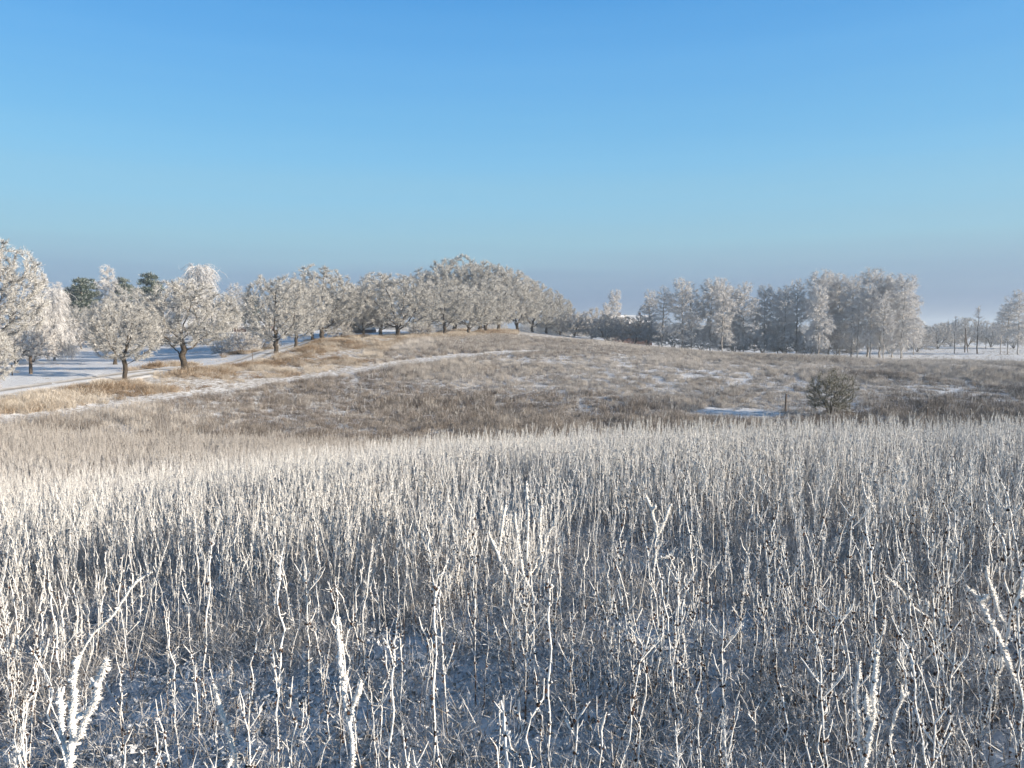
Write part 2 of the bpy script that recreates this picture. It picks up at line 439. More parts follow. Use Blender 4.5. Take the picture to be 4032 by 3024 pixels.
def zones(x, y):
    """what covers the ground: masks for field grass, verge grass, path, lane and the open snow"""
    dp, sp, ap = poly_dist(x, y, PATH_C)
    dl, sl, al = poly_dist(x, y, LANE_C)
    u = x / np.maximum(y, 0.1)
    wob = (fbm(x * 0.25, y * 0.25, 5, 3) - 0.5)
    path = dp < 0.85 + wob * 1.6 + 0.7 * sstep(60, 80, y)
    path &= (y < 101) & (fbm(x * .8, y * .8, 9, 2) < 0.86 - 0.3 * sstep(94, 101, y))
    lane = dl < 1.7
    right_of_lane = (sl > 0)
    right_of_path = (sp > 0)
    # the pasture to the right beyond the ridge and the open field left of the lane are snow
    pasture = (y > 104 + 8 * wob) & (u > 0.43)
    left_snow = ~right_of_lane & (dl > 2.4)
    verge = right_of_lane & (dl > 1.5 + wob) & (~right_of_path | (y > 101)) & (dp > 1.0) & (dl < 13)
    field = (right_of_path | ((dl >= 13))) & right_of_lane & (~path) & (dp > 0.6 + wob + 0.6 * sstep(60, 80, y)) & ~pasture
    hol = ((x - HOLLOW[0]) / 3.3) ** 2 + ((y - HOLLOW[1]) / 4.2) ** 2 + wob * 1.8 < 1
    return dict(path=path, lane=lane, pasture=pasture, left=left_snow, verge=verge & ~lane, field=field & ~lane, hollow=hol, dl=dl, dp=dp, wob=wob, sl=sl)

def build_ground():
    rings = [0.6]
    while rings[-1] < 2300: rings.append(rings[-1] * (1.013 if rings[-1] < 140 else 1.03))
    rings = np.array(rings)
    ang = np.concatenate([np.linspace(-44, 44, 300), np.linspace(44, 316, 92)[1:-1]])
    a = np.radians(ang)
    X = rings[:, None] * np.sin(a)[None]; Y = rings[:, None] * np.cos(a)[None]
    zz = Z(X, Y)
    rr = np.broadcast_to(rings[:, None], X.shape)
    near = 1 - sstep(9, 30, rr)
    zz = zz + near * ((fbm(X * 5, Y * 5, 31, 3) - 0.5) * 0.10 + (fbm(X * 17, Y * 17, 41, 3) - 0.5) * 0.055)
    zz = zz + (1 - near) * (1 - sstep(200, 400, rr)) * (fbm(X * 0.9, Y * 0.9, 33, 3) - 0.5) * 0.14
    nr, na = X.shape
    v = np.stack([X, Y, zz], -1).reshape(-1, 3)
    i = np.arange(nr - 1)[:, None] * na; j = np.arange(na)[None]; jn = (j + 1) % na
    f4 = np.stack([i + j, i + na + j, i + na + jn, i + jn], -1).reshape(-1, 4)[:, ::-1]
    c = len(v)
    v = np.concatenate([v, [[0, 0, z1(0, 0)]]])
    f3 = np.stack([np.arange(na), (np.arange(na) + 1) % na, np.full(na, c)], 1)[:, ::-1]
    me = new_mesh('ground', v, [f3, f4], M['ground'], True)
    z = zones(v[:, 0], v[:, 1])
    big = fbm(v[:, 0] * 0.06, v[:, 1] * 0.06, 77, 3)
    cov = np.full(len(v), 0.40)
    cov = np.where(v[:, 1] < 32, 0.43, cov)
    cov = np.where(z['field'] & (v[:, 1] >= 32), 0.45 + (big - 0.5) * 0.30, cov)
    cov = np.where(z['verge'], 0.50, cov)
    cov = np.where(z['path'], 0.49, cov)
    cov = np.where(z['left'], 0.33 + (big - .5) * .25, cov)
    cov = np.where(z['pasture'], 0.40, cov)
    cov = np.where(z['hollow'], 0.42, cov)
    rad = np.hypot(v[:, 0], v[:, 1])
    cov = np.where(rad > 260, 0.42, cov)
    att = me.attributes.new('cover', 'FLOAT', 'POINT'); att.data.foreach_set('value', cov.astype(np.float32))
    return tag(link('ground', me), kind='structure')
build_ground()

# the lane: a frosted dirt track with two wheel ruts and snow between
def build_lane():
    m, nt, N, L, P = mat('snowy_dirt_lane')
    at_ = N.new('ShaderNodeAttribute'); at_.attribute_name = 'across'
    tc = N.new('ShaderNodeTexCoord')
    nz = N.new('ShaderNodeTexNoise'); nz.inputs['Scale'].default_value = 1.6; nz.inputs['Detail'].default_value = 6
    L.new(tc.outputs['Object'], nz.inputs['Vector'])
    ad = N.new('ShaderNodeMath'); ad.operation = 'MULTIPLY_ADD'; ad.inputs[1].default_value = 0.55; 
    L.new(nz.outputs[0], ad.inputs[0]); L.new(at_.outputs['Fac'], ad.inputs[2])
    rp = N.new('ShaderNodeValToRGB')
    set_ramp(rp, [(0.0, (0.36, 0.31, 0.26)), (0.25, (0.30, 0.26, 0.21)), (0.42, (0.52, 0.49, 0.46)), (0.62, (0.74, 0.74, 0.75))])
    L.new(ad.outputs[0], rp.inputs[0]); L.new(rp.outputs[0], P.inputs['Base Color'])
    P.inputs['Roughness'].default_value = 0.8
    pl = np.array(LANE); n = len(pl)
    T = np.gradient(pl, axis=0); T /= np.linalg.norm(T, axis=1, keepdims=True)
    Nn = np.stack([T[:, 1], -T[:, 0]], 1)
    offs = np.linspace(-1.75, 1.75, 15)
    prof = 0.05 - 0.055 * np.exp(-((np.abs(offs) - 0.8) / 0.28) ** 2)
    prof = np.where(np.abs(offs) > 1.6, 0.0, prof)
    V, A = [], []
    for i in range(n):
        for k, o in enumerate(offs):
            q = pl[i] + Nn[i] * o
            V.append((q[0], q[1], prof[k])); A.append(min(0.45, abs(abs(o) - 0.8) * 0.55))
    V = np.array(V)
    V[:, 2] += Z(V[:, 0], V[:, 1]) + 0.035 + (fbm(V[:, 0] * 2, V[:, 1] * 2, 3, 2) - .5) * 0.05
    K = len(offs)
    f = [(i * K + k, (i + 1) * K + k, (i + 1) * K + k + 1, i * K + k + 1) for i in range(n - 1) for k in range(K - 1)]
    me = new_mesh('lane', V, [np.array(f)[:, ::-1]], m, True)
    a_ = me.attributes.new('across', 'FLOAT', 'POINT'); a_.data.foreach_set('value', np.array(A, np.float32))
    tag(link('lane', me), kind='structure')
build_lane()

# ------------------------------------------------------------------ trees
def unit(v): return v / np.maximum(np.linalg.norm(v, axis=-1, keepdims=True), 1e-9)
def colonize(rng, att, trunk, seg=0.32, kill=0.55, trop=(0, 0, 0.12), jit=0.25, iters=70):
    """grow a branching skeleton from the trunk polyline into the attractor cloud"""
    pos = [np.array(p, float) for p in trunk]; par = [-1] + list(range(len(trunk) - 1))
    near = np.zeros(len(att), int); nd = np.full(len(att), 1e9)
    alive = np.ones(len(att), bool)
    def upd(lo):
        P = np.array(pos[lo:])
        d = np.linalg.norm(att[:, None] - P[None], axis=2)
        k = d.argmin(1); dm = d[np.arange(len(att)), k]
        w = dm < nd
        near[w] = k[w] + lo; nd[w] = dm[w]
    upd(max(1, len(trunk) // 2))
    for it in range(iters):
        alive &= nd > kill
        ia = np.where(alive)[0]
        if not len(ia): break
        P = np.array(pos)
        dirs = unit(att[ia] - P[near[ia]])
        S = np.zeros((len(pos), 3)); np.add.at(S, near[ia], dirs)
        nodes = np.unique(near[ia])
        D = unit(S[nodes]) + np.array(trop) + rng.normal(0, jit, (len(nodes), 3))
        lo = len(pos)
        for nme, d in zip(nodes, unit(D)):
            pos.append(pos[nme] + d * seg); par.append(int(nme))
        upd(lo)
        if len(pos) > 5000: break
    return np.array(pos), np.array(par)
def radii(pos, par, tip=0.011, e=2.35, base=None):
    n = len(pos); acc = np.zeros(n); kids = np.zeros(n, int)
    for i in range(n - 1, 0, -1):
        if acc[i] == 0: acc[i] = tip ** e
        acc[par[i]] += acc[i]; kids[par[i]] += 1
    r = np.maximum(acc, tip ** e) ** (1 / e)
    if base: r = np.where(r > 0.04, 0.04 + (r - 0.04) * (base - 0.04) / max(r.max() - 0.04, 1e-6), r)
    return r, kids
def limb_mesh(name, pos, par, r, thr, m, sides=6):
    b = Buf()
    i = np.arange(1, len(pos)); i = i[r[i] >= thr]
    r0 = np.minimum(r[par[i]], r[i] * 1.5)
    frusta(b, pos[par[i]], pos[i] + unit(pos[i] - pos[par[i]]) * r[i][:, None] * 0.3, r0, r[i], sides)
    # root flare
    frusta(b, np.array([pos[0] - [0, 0, 0.35]]), np.array([pos[0] + [0, 0, 0.35]]), np.array([r[0] * 1.75]), np.array([r[0] * 1.02]), 9)
    return b.mesh(name, m, True)
def crown_points(rng, n, c, R3, hollow=0.35, flat=-0.55, lump=0.25):
    """points in a lumpy ellipsoid, flattened below, denser towards the skin"""
    d = unit(rng.normal(size=(n * 3, 3)))
    d = d[d[:, 2] > flat][:n]
    rr = (hollow + (1 - hollow) * rng.uniform(0, 1, len(d)) ** 0.5)
    lobes = unit(rng.normal(size=(9, 3)))
    k = 1 + lump * (np.max(d @ lobes.T, axis=1) ** 6 - 0.5)
    return np.array(c) + d * rr[:, None] * k[:, None] * np.array(R3)
def twig_cloud(rng, buf, P, D, L, w, sub=3, up=0.25, spread=0.8):
    """frosted twigs: a main spike with side spikes"""
    n = len(P)
    V = unit(unit(D) + rng.normal(0, spread, (n, 3)) * 0.6 + np.array([0, 0, up]))
    ln = L * rng.uniform(0.55, 1.3, n)
    cones(buf, P, V * ln[:, None], w * rng.uniform(0.7, 1.3, n), 3, rng)
    for k in range(sub):
        t = rng.uniform(0.2, 0.85, n)
        sv = unit(V + rng.normal(0, 0.75, (n, 3)))
        cones(buf, P + V * (ln * t)[:, None], sv * (ln * rng.uniform(0.3, 0.6, n))[:, None], w * rng.uniform(0.5, 1.0, n), 3, rng)
def strands(rng, buf, P, D, L, w, n_seg=4, sub=1, droop=0.5):
    """hanging birch strands"""
    n = len(P); cur = P.copy(); V = unit(unit(D) + rng.normal(0, 0.35, (n, 3)))
    ln = L * rng.uniform(0.5, 1.25, n) / n_seg
    for s in range(n_seg):
        V = unit(V + np.array([0, 0, -droop]) + rng.normal(0, 0.18, (n, 3)))
        nx = cur + V * ln[:, None]
        r = w * (1 - 0.16 * s) * rng.uniform(0.8, 1.2, n)
        frusta(buf, cur, nx, r, r * 0.85, 3) if s < n_seg - 1 else cones(buf, cur, nx - cur, r, 3, rng)
        for q in range(sub):
            sv = unit(V * 0.6 + rng.normal(0, 0.6, (n, 3)) + np.array([0, 0, -0.25]))
            cones(buf, cur + (nx - cur) * rng.uniform(0, 1, n)[:, None], sv * (ln * rng.uniform(0.5, 1.1, n))[:, None], w * 0.8 * np.ones(n), 3, rng)
        cur = nx

def proto_avenue(seed, H=8.0, Rx=4.3, fork=1.7, lean=0.0, n=1050, twigs=15):
    """round-crowned avenue tree: short dark trunk, spreading limbs, thick rime on every twig"""
    rng = np.random.default_rng(seed)
    rz = (H - fork * 0.70) / 2
    c = np.array([lean * H, 0, H - rz])
    att = crown_points(rng, n, c, (Rx, Rx * 0.95, rz), 0.38, -0.97, 0.12)
    tr = [(0, 0, 0)]
    for k in range(1, 6): tr.append((rng.normal(0, 0.05) + lean * fork * k / 5, rng.normal(0, 0.05), fork * k / 5))
    pos, par = colonize(rng, att, tr, 0.26, 0.40, (0, 0, 0.04), 0.24, 60)
    r, kids = radii(pos, par, 0.010, 2.3, base=0.21)
    limbs = limb_mesh('trunk', pos, par, r, 0.022, M['bark'])
    b = Buf()
    i = np.arange(1, len(pos)); i = i[r[i] < 0.022]
    frusta(b, pos[par[i]], pos[i], r[i] * 1.6, r[i] * 1.5, 3)
    thin = np.arange(6, len(pos)); thin = thin[r[thin] < 0.034]
    idx = np.repeat(thin, twigs)
    P = pos[par[idx]] + (pos[idx] - pos[par[idx]]) * rng.uniform(0, 1, len(idx))[:, None]
    out = unit(P - c) * 0.6 + unit(pos[idx] - pos[par[idx]]) * 0.7
    twig_cloud(rng, b, P, out, 0.36, 0.0135, 2, 0.18, 0.95)
    return limbs, b.mesh('crown', M['twig'])
def proto_birch(seed, H=14.0, R=2.1, base=0.30, n=860, hang=0.7, weep=0.35, tw=10, lean=0.0, trunkm='birch_bark', dens=1.0):
    """slender birch: tall pale stem, rising limbs, hanging frosted strands"""
    rng = np.random.default_rng(seed)
    zc = H * (1 + base) / 2; rz = H * (1 - base) / 2
    bl = []
    nb = 8
    for k in range(nb):
        t = k / (nb - 1)
        w = R * np.interp(t, [0, 0.3, 0.7, 1], [0.65, 0.95, 0.9, 0.62]) * rng.uniform(0.65, 0.95)
        a = rng.uniform(0, 6.28); o_ = R * 0.42 * (1 - 0.7 * t) * rng.uniform(0.5, 1.2)
        zz = H * (base + 0.06 + (0.94 - base - 0.10) * t)
        bl.append(crown_points(rng, n // nb, (lean * zz + math.cos(a) * o_, math.sin(a) * o_, zz), (w, w, H * 0.105 * rng.uniform(0.85, 1.3)), 0.2, -1.0, 0.3))
    att = np.concatenate(bl)
    m = 14
    tr = [(lean * H * (k / m) ** 1.3 + rng.normal(0, 0.04), rng.normal(0, 0.04), H * 0.82 * k / m) for k in range(m + 1)]
    pos, par = colonize(rng, att, tr, 0.33, 0.42, (0, 0, 0.42), 0.22, 45)
    r, kids = radii(pos, par, 0.011, 2.4, base=0.13)
    limbs = limb_mesh('trunk', pos, par, r, 0.024, M[trunkm], 6)
    b = Buf()
    i = np.arange(m, len(pos)); i = i[r[i] < 0.024]
    frusta(b, pos[par[i]], pos[i], r[i] * 1.5, r[i] * 1.4, 3)
    thin = np.arange(m + 1, len(pos)); thin = thin[r[thin] < 0.034]
    idx = np.repeat(thin, tw)
    if dens < 1: idx = idx[rng.uniform(0, 1, len(idx)) < dens]
    P = pos[par[idx]] + (pos[idx] - pos[par[idx]]) * rng.uniform(0, 1, len(idx))[:, None]
    out = unit((P - np.array([lean * P[0, 2], 0, 0])) * np.array([1, 1, 0])) * 0.6 + unit(pos[idx] - pos[par[idx]]) * 0.7
    hh = rng.uniform(0, 1, len(P)) < (0.55 if weep < 0.6 else 0.9)
    strands(rng, b, P[hh], out[hh], hang, 0.016, 3, 1, weep)
    twig_cloud(rng, b, P[~hh], out[~hh] + np.array([0, 0, 0.5]), 0.42, 0.014, 3, 0.35, 0.8)
    return limbs, b.mesh('crown', M['birch_twig'])
def proto_shrub(seed, H=3.0, R=1.8, m='shrub_twig', stems=9, n=700, w=0.012, tw=6, up=0.35):
    """many-stemmed shrub fanning up from the ground"""
    rng = np.random.default_rng(seed)
    att = crown_points(rng, n, (0, 0, H * 0.45), (R, R, H * 0.55), 0.3, -0.7, 0.35)
    pos, par = [np.zeros(3)], [-1]
    for k in range(stems):
        a = 6.28 * k / stems + rng.uniform(-.3, .3); s = rng.uniform(0.15, 0.5)
        p = 0; q = np.zeros(3)
        for j in range(4):
            q = q + np.array([math.cos(a) * s, math.sin(a) * s, 1.0]) * H * 0.09 + rng.normal(0, 0.03, 3)
            pos.append(q.copy()); par.append(p); p = len(pos) - 1
    pos0, par0 = np.array(pos), par
    # continue growth from the stems
    P, Q = colonize2(rng, att, list(pos0), list(par0), 0.17, 0.21)
    r, kids = radii(P, Q, 0.006, 2.2, base=0.05)
    bl = Buf(); i = np.arange(1, len(P)); j = i[r[i] >= 0.010]
    frusta(bl, P[Q[j]], P[j], np.minimum(r[Q[j]], r[j] * 1.4), r[j], 5)
    stem = bl.mesh('stem', M['bark'], True)
    b = Buf(); j = i[r[i] < 0.010]
    frusta(b, P[Q[j]], P[j], r[j] * 1.5, r[j] * 1.4, 3)
    thin = i[r[i] < 0.016]; idx = np.repeat(thin, tw)
    B = P[Q[idx]] + (P[idx] - P[Q[idx]]) * rng.uniform(0, 1, len(idx))[:, None]
    out = unit(B - np.array([0, 0, H * 0.1])) * 0.7 + unit(P[idx] - P[Q[idx]]) * 0.6
    twig_cloud(rng, b, B, out, H * 0.10, w, 2, up, 0.75)
    return stem, b.mesh('crown', M[m])
def colonize2(rng, att, pos, par, seg, kill, iters=50):
    near = np.zeros(len(att), int); nd = np.full(len(att), 1e9); alive = np.ones(len(att), bool)
    def upd(lo):
        P = np.array(pos[lo:]); d = np.linalg.norm(att[:, None] - P[None], axis=2)
        k = d.argmin(1); dm = d[np.arange(len(att)), k]; w = dm < nd
        near[w] = k[w] + lo; nd[w] = dm[w]
    upd(1)
    for it in range(iters):
        alive &= nd > kill
        ia = np.where(alive)[0]
        if not len(ia): break
        P = np.array(pos); S = np.zeros((len(pos), 3)); np.add.at(S, near[ia], unit(att[ia] - P[near[ia]]))
        nodes = np.unique(near[ia]); D = unit(unit(S[nodes]) + rng.normal(0, 0.22, (len(nodes), 3)) + np.array([0, 0, 0.1]))
        lo = len(pos)
        for a, d in zip(nodes, D): pos.append(pos[a] + d * seg); par.append(int(a))
        upd(lo)
    return np.array(pos), np.array(par)
def proto_pine(seed, H=11.0, R=2.6, base=0.35):
    """pine with flat layered clumps of dark needles, lightly rimed"""
    rng = np.random.default_rng(seed)
    zc = H * (1 + base) / 2
    att = crown_points(rng, 330, (0, 0, zc), (R, R, H * (1 - base) / 2), 0.35, -0.9, 0.35)
    tr = [(rng.normal(0, .04), rng.normal(0, .04), H * 0.9 * k / 12) for k in range(13)]
    pos, par = colonize(rng, att, tr, 0.36, 0.5, (0, 0, 0.05), 0.2, 40)
    r, kids = radii(pos, par, 0.02, 2.4, base=0.2)
    limbs = limb_mesh('trunk', pos, par, r, 0.03, M['bark'])
    b = Buf()
    thin = np.arange(13, len(pos)); thin = thin[r[thin] < 0.06]
    idx = np.repeat(thin, 34)
    P = pos[idx] + rng.normal(0, 0.22, (len(idx), 3)) * np.array([1, 1, 0.6])
    V = unit(rng.normal(size=(len(idx), 3)) + np.array([0, 0, 0.6]) + unit(P - np.array([0, 0, zc])) * 0.6)
    cones(b, P, V * rng.uniform(0.2, 0.42, len(idx))[:, None], np.full(len(idx), 0.045), 3, rng)
    return limbs, b.mesh('crown', M['needle'])
def proto_bare(seed, H=9.0):
    """thin bare larch-like tree: straight stem, sparse upswept side branches"""
    rng = np.random.default_rng(seed)
    bl, b = Buf(), Buf()
    m = 16
    tr = np.array([(rng.normal(0, .05), rng.normal(0, .05), H * k / m) for k in range(m + 1)])
    tube(bl, tr, np.linspace(0.12, 0.02, m + 1), 6)
    for k in range(46):
        t = rng.uniform(0.38, 0.98); a = rng.uniform(0, 6.28); L = (1.15 - t) * H * 0.26 * rng.uniform(0.5, 1.2)
        p = np.array([0, 0, t * H]); d = np.array([math.cos(a), math.sin(a), rng.uniform(0.3, 0.9)])
        pts = [p]
        for j in range(5):
            d = unit(d + np.array([0, 0, 0.08]) + rng.normal(0, 0.12, 3)); pts.append(pts[-1] + d * L / 5)
        pts = np.array(pts)
        tube(b, pts, np.linspace(0.03, 0.012, 6), 3)
        q = rng.uniform(0, 1, 22); P = p + (pts[-1] - p) * q[:, None]
        P = pts[np.minimum((q * 5).astype(int), 4)] + (pts[np.minimum((q * 5).astype(int) + 1, 5)] - pts[np.minimum((q * 5).astype(int), 4)]) * ((q * 5) % 1)[:, None]
        twig_cloud(rng, b, P, np.tile(d, (22, 1)), 0.30, 0.014, 1, 0.1, 1.0)
    return bl.mesh('trunk', M['bark'], True), b.mesh('crown', M['birch_twig'])

TREE = {}
for k, (H, Rx, fork, lean) in enumerate([(8, 4.2, 2.5, 0.0), (8, 4.5, 1.7, 0.04), (8, 3.7, 2.7, -0.03), (8, 4.6, 1.2, 0.0), (8, 4.0, 1.5, 0.03), (8, 4.3, 1.0, 0.0)]):
    TREE['avenue%d' % k] = proto_avenue(100 + k, H, Rx, fork, lean)
for k, (R_, base, hang, weep, lean, dens) in enumerate([(3.3, 0.14, 0.7, 0.30, 0.0, 1), (3.7, 0.10, 0.9, 0.40, 0.02, 1), (3.0, 0.17, 0.7, 0.25, -0.02, 1), (2.8, 0.30, 0.6, 0.2, 0.03, 0.6)]):
    TREE['birch%d' % k] = proto_birch(200 + k, 14.0, R_, base, hang=hang, weep=weep, lean=lean, dens=dens)
TREE['weeping0'] = proto_birch(220, 9.0, 2.9, 0.12, 520, 1.7, 0.75, 8)
for k in range(3):
    TREE['shrub%d' % k] = proto_shrub(300 + k, 3.0, (1.9, 1.6, 2.2)[k])
TREE['bush'] = proto_shrub(320, 3.0, 1.75, 'bush_twig', 15, 900, 0.008, 8, 0.25)
TREE['pine0'] = proto_pine(400, 11, 2.6, 0.35)
TREE['pine1'] = proto_pine(401, 11, 2.2, 0.25)
TREE['bare0'] = proto_bare(500); TREE['bare1'] = proto_bare(501)
PROTO_H = dict(avenue=8.0, birch=14.0, weeping=9.0, shrub=3.0, bush=3.0, pine=11.0, bare=9.0)
PART = dict(avenue=('trunk', 'crown'), birch=('trunk', 'crown'), weeping=('trunk', 'crown'), shrub=('stem', 'twigs'), bush=('stem', 'twigs'), pine=('trunk', 'crown'), bare=('trunk', 'branches'))
def plant_tree(proto, px, Y, H, wide=1.0, rz=0.0, name='tree', label='', cat='tree', group=None, py=None, sink=0.0):
    kind = proto.rstrip('0123456789')
    x = (px - 2016.0) / F * (Y * math.cos(PITCH) + 0.0)
    p = at(px, py if py else 1400, Y)
    z = z1(p[0], Y) - sink
    s = H / PROTO_H[kind]
    o = empty(name, (p[0], Y, z), rz, (s * wide, s * wide, s))
    for nm, me in zip(PART[kind], TREE[proto]): link(nm, me, o)
    return tag(o, label, cat, group)

# the avenue along the lane (px of the trunk, metres ahead, height, width factor)
AV = 'rime-covered avenue trees along the lane'
AVENUE = [
 ('avenue0', -75, 50, 9.0, 0.80, 0.3, 'big frosted tree at the left edge of the picture'),
 ('avenue2', -80, 40, 4.4, 0.80, 1.1, 'low frosted tree in front, cut by the left edge of the picture'),
 ('avenue2', 488, 57, 5.6, 0.95, 2.2, 'small round frosted tree in front of the lane, nearest full tree on the left'),
 ('avenue4', 452, 82, 7.0, 0.8, 0.9, 'frosted tree across the lane, mostly hidden behind the small round tree'),
 ('avenue0', 722, 65, 7.3, 1.12, 4.0, 'broad frosted tree with a straight dark trunk beside the bend of the lane'),
 ('avenue4', 1088, 85, 8.2, 0.92, 5.2, 'frosted tree with leaning trunk, first one right of the gap in the avenue'),
 ('avenue1', 1165, 97, 8.2, 0.8, 0.6, 'frosted tree behind the leaning trunk, on the far side of the lane'),
 ('avenue0', 1268, 105, 9.4, 0.95, 1.9, 'tall domed frosted tree with the highest crown left of the white house'),
 ('avenue3', 1232, 110, 7.6, 0.8, 3.3, 'frosted tree half hidden under the tall domed tree'),
 ('avenue2', 1432, 112, 6.9, 0.85, 3.0, 'narrow frosted tree right in front of the grey house'),
 ('avenue4', 1382, 126, 8.3, 0.8, 2.0, 'frosted tree behind the grey house gap, its crown showing above'),
 ('avenue3', 1565, 112, 8.9, 1.02, 0.4, 'wide frosted tree forking low into two dark trunks'),
 ('avenue0', 1500, 138, 9.6, 0.9, 1.2, 'frosted tree behind the left shoulder of the wide forked tree'),
 ('avenue1', 1752, 121, 8.6, 0.85, 2.6, 'frosted tree with thin trunk where the straw grass begins'),
 ('avenue2', 1846, 129, 8.0, 0.95, 5.5, 'small-crowned frosted tree in front of the tall row'),
 ('avenue4', 1690, 145, 10.6, 0.9, 0.2, 'frosted tree at the left shoulder of the tall far row'),
 ('avenue5', 1790, 150, 12.6, 0.85, 3.9, 'tallest frosted tree, at the summit of the far avenue'),
 ('avenue1', 1890, 152, 12.3, 0.8, 1.4, 'tall frosted tree just right of the avenue summit'),
 ('avenue0', 1912, 138, 8.8, 0.9, 4.4, 'frosted tree whose crown overhangs the golden grass'),
 ('avenue5', 1965, 150, 11.2, 0.8, 5.8, 'third tall frosted tree in the far row, counted from the summit'),
 ('avenue5', 2035, 158, 10.6, 0.78, 2.8, 'fourth tall frosted tree in the far row, counted from the summit'),
 ('avenue5', 2095, 166, 9.8, 0.8, 0.9, 'fifth tall frosted tree in the far row, counted from the summit'),
 ('avenue5', 2150, 176, 9.2, 0.95, 2.1, 'second last frosted tree at the right end of the avenue'),
 ('avenue5', 2205, 186, 8.0, 0.82, 3.6, 'last frosted tree at the right end of the avenue, lowest on the slope'),
]
for pr, px, Y, H, wd, rz, lab in AVENUE:
    if Y > 95: pr = {'avenue0': 'avenue5', 'avenue2': 'avenue3'}.get(pr, pr)
    plant_tree(pr, px, Y, H * (1.06 if Y < 130 else 1.14), wd * (1.10 if Y < 100 else 1.22), rz, 'avenue_tree', lab, 'tree', AV)

# the birch wood beyond the ridge
BG = 'birches of the wood beyond the ridge'
BIRCH = [
 ('birch3', 2605, 150, 11.6, 1.15, 0.2, 'thin dark-branched birch at the left end of the birch wood'),
 ('birch2', 2555, 158, 10.6, 1.0, 1.2, 'small shaded birch leaning out at the far left of the birch wood'),
 ('birch0', 2684, 148, 13.2, 1.05, 2.2, 'first tall white-topped birch from the left of the wood'),
 ('birch3', 2722, 152, 12.8, 1.0, 3.1, 'sparse birch with dark stem beside the first white-topped birch'),
 ('birch1', 2795, 150, 13.6, 1.0, 0.8, 'birch with the pointed white crest left of centre in the wood'),
 ('birch2', 2842, 144, 12.9, 1.0, 4.0, 'narrow birch in deep shade, third white top of the wood'),
 ('birch1', 2880, 152, 12.4, 0.95, 2.9, 'fully shaded birch between the two narrow white tops'),
 ('birch0', 2925, 148, 13.1, 0.9, 5.0, 'birch with a rounded white top left of the gap in the wood'),
 ('birch3', 2970, 172, 10.6, 0.9, 0.3, 'low birch seen through the gap in the middle of the wood'),
 ('birch1', 3008, 150, 12.7, 0.85, 1.7, 'slim birch standing by itself right of the gap'),
 ('birch2', 3062, 154, 12.0, 0.95, 2.4, 'shaded birch right behind the slim lone birch'),
 ('birch0', 3088, 147, 12.6, 0.9, 3.7, 'grey birch left of the high crowns of the wood'),
 ('birch2', 3135, 150, 13.6, 0.95, 4.6, 'dark-sided birch at the foot of the high crowns'),
 ('birch1', 3212, 146, 15.2, 0.95, 0.5, 'tall birch that starts the high right-hand group'),
 ('birch0', 3222, 128, 11.2, 0.85, 2.0, 'shorter sunlit birch standing in front of the high group'),
 ('birch2', 3262, 152, 14.9, 1.0, 1.0, 'tall birch second from the left in the high group'),
 ('birch1', 3305, 148, 14.8, 0.95, 3.3, 'tall birch with hanging strands in the middle of the high group'),
 ('birch0', 3352, 143, 14.3, 0.9, 4.4, 'birch with a pale crooked stem in the high group'),
 ('birch1', 3415, 150, 15.8, 1.05, 5.4, 'highest birch of the whole wood'),
 ('birch3', 3374, 140, 11.8, 0.9, 0.6, 'sparse birch with white stem under the highest birch'),
 ('birch0', 3426, 139, 12.6, 0.8, 2.7, 'slim birch with grey stem just right of the pale crooked one'),
 ('birch2', 3462, 146, 14.4, 1.0, 1.5, 'birch with layered white crown right of the highest birch'),
 ('birch3', 3478, 137, 11.2, 0.9, 3.9, 'thin birch with a leaning white stem near the right end'),
 ('birch1', 3512, 146, 14.6, 0.9, 4.9, 'second last birch at the right end of the wood'),
 ('birch1', 3548, 139, 13.9, 0.9, 0.1, 'rightmost birch of the wood, brightly lit with hanging curtains'),
 ('birch0', 3596, 158, 11.2, 0.75, 2.5, 'low birch peeking out behind the rightmost birch'),
]
for pr, px, Y, H, wd, rz, lab in BIRCH:
    plant_tree(pr, px, Y, H * 1.06, wd * 1.08, rz, 'birch_tree', lab, 'birch', BG)
# trees to the right of the wood
plant_tree('bare0', 3757, 165, 8.0, 1.0, 0.4, 'bare_tree', 'thin bare tree beyond the white pasture, left one of two', 'tree', 'bare trees beyond the pasture')
plant_tree('bare1', 3846, 162, 9.9, 1.1, 1.9, 'bare_tree', 'taller bare tree with forked top beyond the white pasture', 'tree', 'bare trees beyond the pasture')
plant_tree('bare0', 3796, 190, 7.0, 0.8, 3.0, 'bare_tree', 'faint small bare tree between the two larger bare trees', 'tree', 'bare trees beyond the pasture')
plant_tree('bare1', 3880, 200, 7.2, 0.8, 4.2, 'bare_tree', 'faint slender bare tree right of the forked bare tree', 'tree', 'bare trees beyond the pasture')
for pr, px, Y, H, wd, rz, lab in [
 ('birch3', 3938, 160, 10.2, 1.0, 0.2, 'half-bare birch at the left of the right-hand edge group'),
 ('birch3', 3966, 158, 11.8, 1.1, 1.4, 'birch with white fan-shaped crown at the right edge'),
 ('birch0', 4006, 156, 13.0, 0.95, 2.2, 'tallest birch at the right edge of the picture'),
 ('birch2', 4050, 160, 12.2, 1.0, 3.2, 'birch cut off by the right edge of the picture')]:
    plant_tree(pr, px, Y, H, wd, rz, 'birch_tree', lab, 'birch', 'birches at the right edge')

